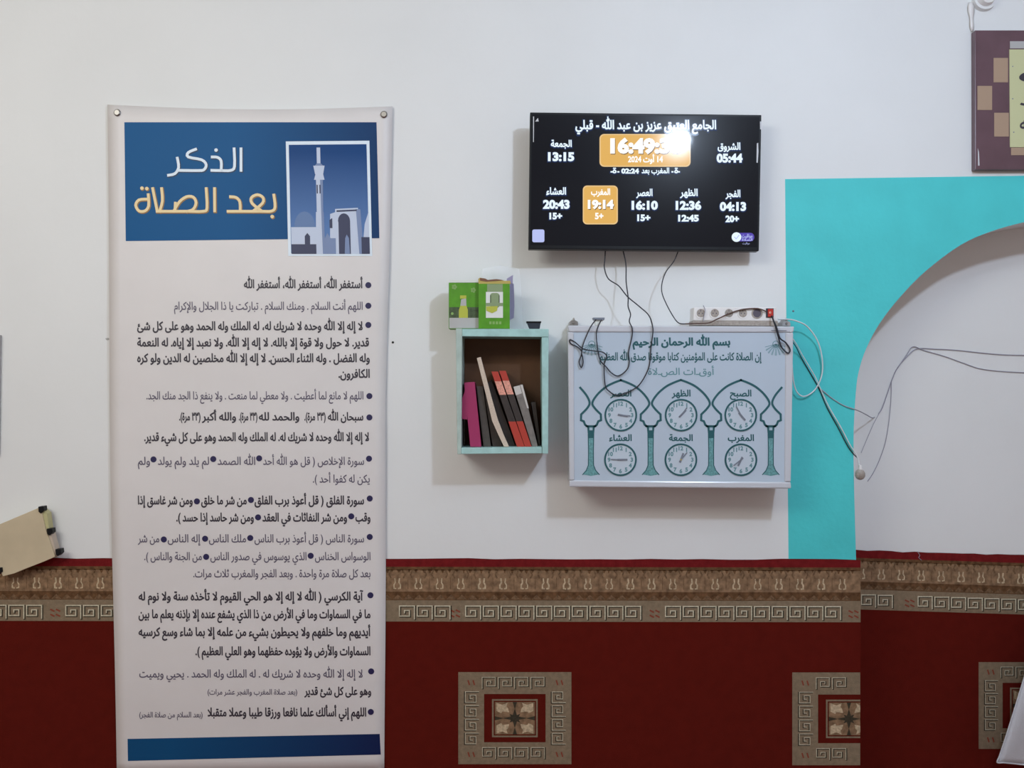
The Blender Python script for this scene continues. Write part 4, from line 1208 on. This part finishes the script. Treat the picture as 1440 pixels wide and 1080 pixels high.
link('base_plate', *cyl((c.x, c.z), 0.034, 0.036, -0.014, 0.0, 28), M['wall'], lh, smooth=False)
link('rim', *cyl((c.x, c.z), 0.022, 0.026, -0.030, -0.014, 28), M['whiteplastic'], lh)

# ------------------------------------------------------------------ things at the left edge
cp = thing('cream_panel', 'cream box with black corner studs tilted at the left edge over the carpet top', 'box', P(20, 808, 0.0))
TC = 0.045
ang = [(57, 713), (63.5, 742), (77.5, 783), (60, 790.5), (38, 799), (20, 806.5), (4, 810.5), (-14, 770), (-26, 748)]
link('front_panel', *prism_px(ang, TC, 0.030), M['creampanel'], cp, bevel=0.001)
link('side_strip', *prism_px([(58.5, 715), (66, 722), (69, 745), (62.8, 743)], TC - 0.004, 0.024), M['creamedge'], cp)
link('side_strip', *prism_px([(64, 743), (71.5, 749), (79, 778), (77.5, 783.5)], TC - 0.004, 0.024), M['creamedge2'], cp)
link('wall_mount', *prism_px([(0, 745), (45, 730), (58, 770), (10, 790)], 0.02, 0.0195), M['steel'], cp)
for x, y in ((57.5, 717), (69.5, 748), (81.5, 777), (-1, 803)):
    g = prism_px([(x - 4, y - 4.5), (x + 3.5, y - 5), (x + 4.2, y + 1), (x - 0.5, y + 5.2), (x - 3.6, y + 3)], TC + 0.004, 0.02)
    link('corner_stud', *g, M['black'], cp, bevel=0.0012)
gb2 = thing('grey_notice_board', 'sliver of a grey edged board at the left edge of the frame', 'board', P(-30, 640, 0))
link('backing', *prism_px([(-70, 472), (-1.2, 471), (-3.5, 640), (-70, 640)], 0.014, 0.0135), M['greymark'], gb2, bevel=0.001)
link('white_sheet', *prism_px([(-66, 476), (-5, 476), (-7, 636), (-66, 636)], 0.0155, 0.0013), M['whitecard'], gb2)

# ------------------------------------------------------------------ white cloth at the lower right corner
V, Fc = [], []
nc, mc = 22, 30
for j in range(mc + 1):
    w_ = j / mc
    for i in range(nc + 1):
        u = i / nc
        xl = 1402 + (1475 - 1402) * (1 - w_) ** 0.95
        yb_ = 1072 + 9 * min(1, u * 2.2)
        x = xl + (1600 - xl) * u
        y = 835 + (yb_ - 835) * w_
        d = -0.10 + 0.022 * math.sin(9 * u + 1.0 * w_) * (0.3 + 0.7 * w_) + 0.012 * math.sin(17 * u + 2 * w_) * w_
        V.append(P(x, y, d))
for j in range(mc):
    for i in range(nc):
        a = j * (nc + 1) + i
        Fc.append([a, a + nc + 1, a + nc + 2, a + 1])
cl_ = thing('white_drape', 'white cloth with a slanting hem hanging at the lower right corner before the niche', 'cloth', P(1500, 1080, -0.1))
o = link('cloth_panel', V, Fc, M['cloth'], cl_, smooth=True)
so = o.modifiers.new('thickness', 'SOLIDIFY'); so.thickness = 0.0025
hem = [V[j * (nc + 1)] + Vector((0, -0.001, 0)) for j in range(mc + 1)] + [V[mc * (nc + 1) + i] + Vector((0, -0.001, 0.001)) for i in range(1, nc + 1)]
tube('hem', hem, 0.0022, M['cloth'], cl_)
rl = P(1600, 835, -0.1)
link('hanging_rod', *boxw(P(1470, 835, -0.1).x, P(1610, 835, -0.1).x, 0.09, 0.11, rl.z - 0.008, rl.z + 0.008), M['whiteplastic'], cl_, bevel=0.003)
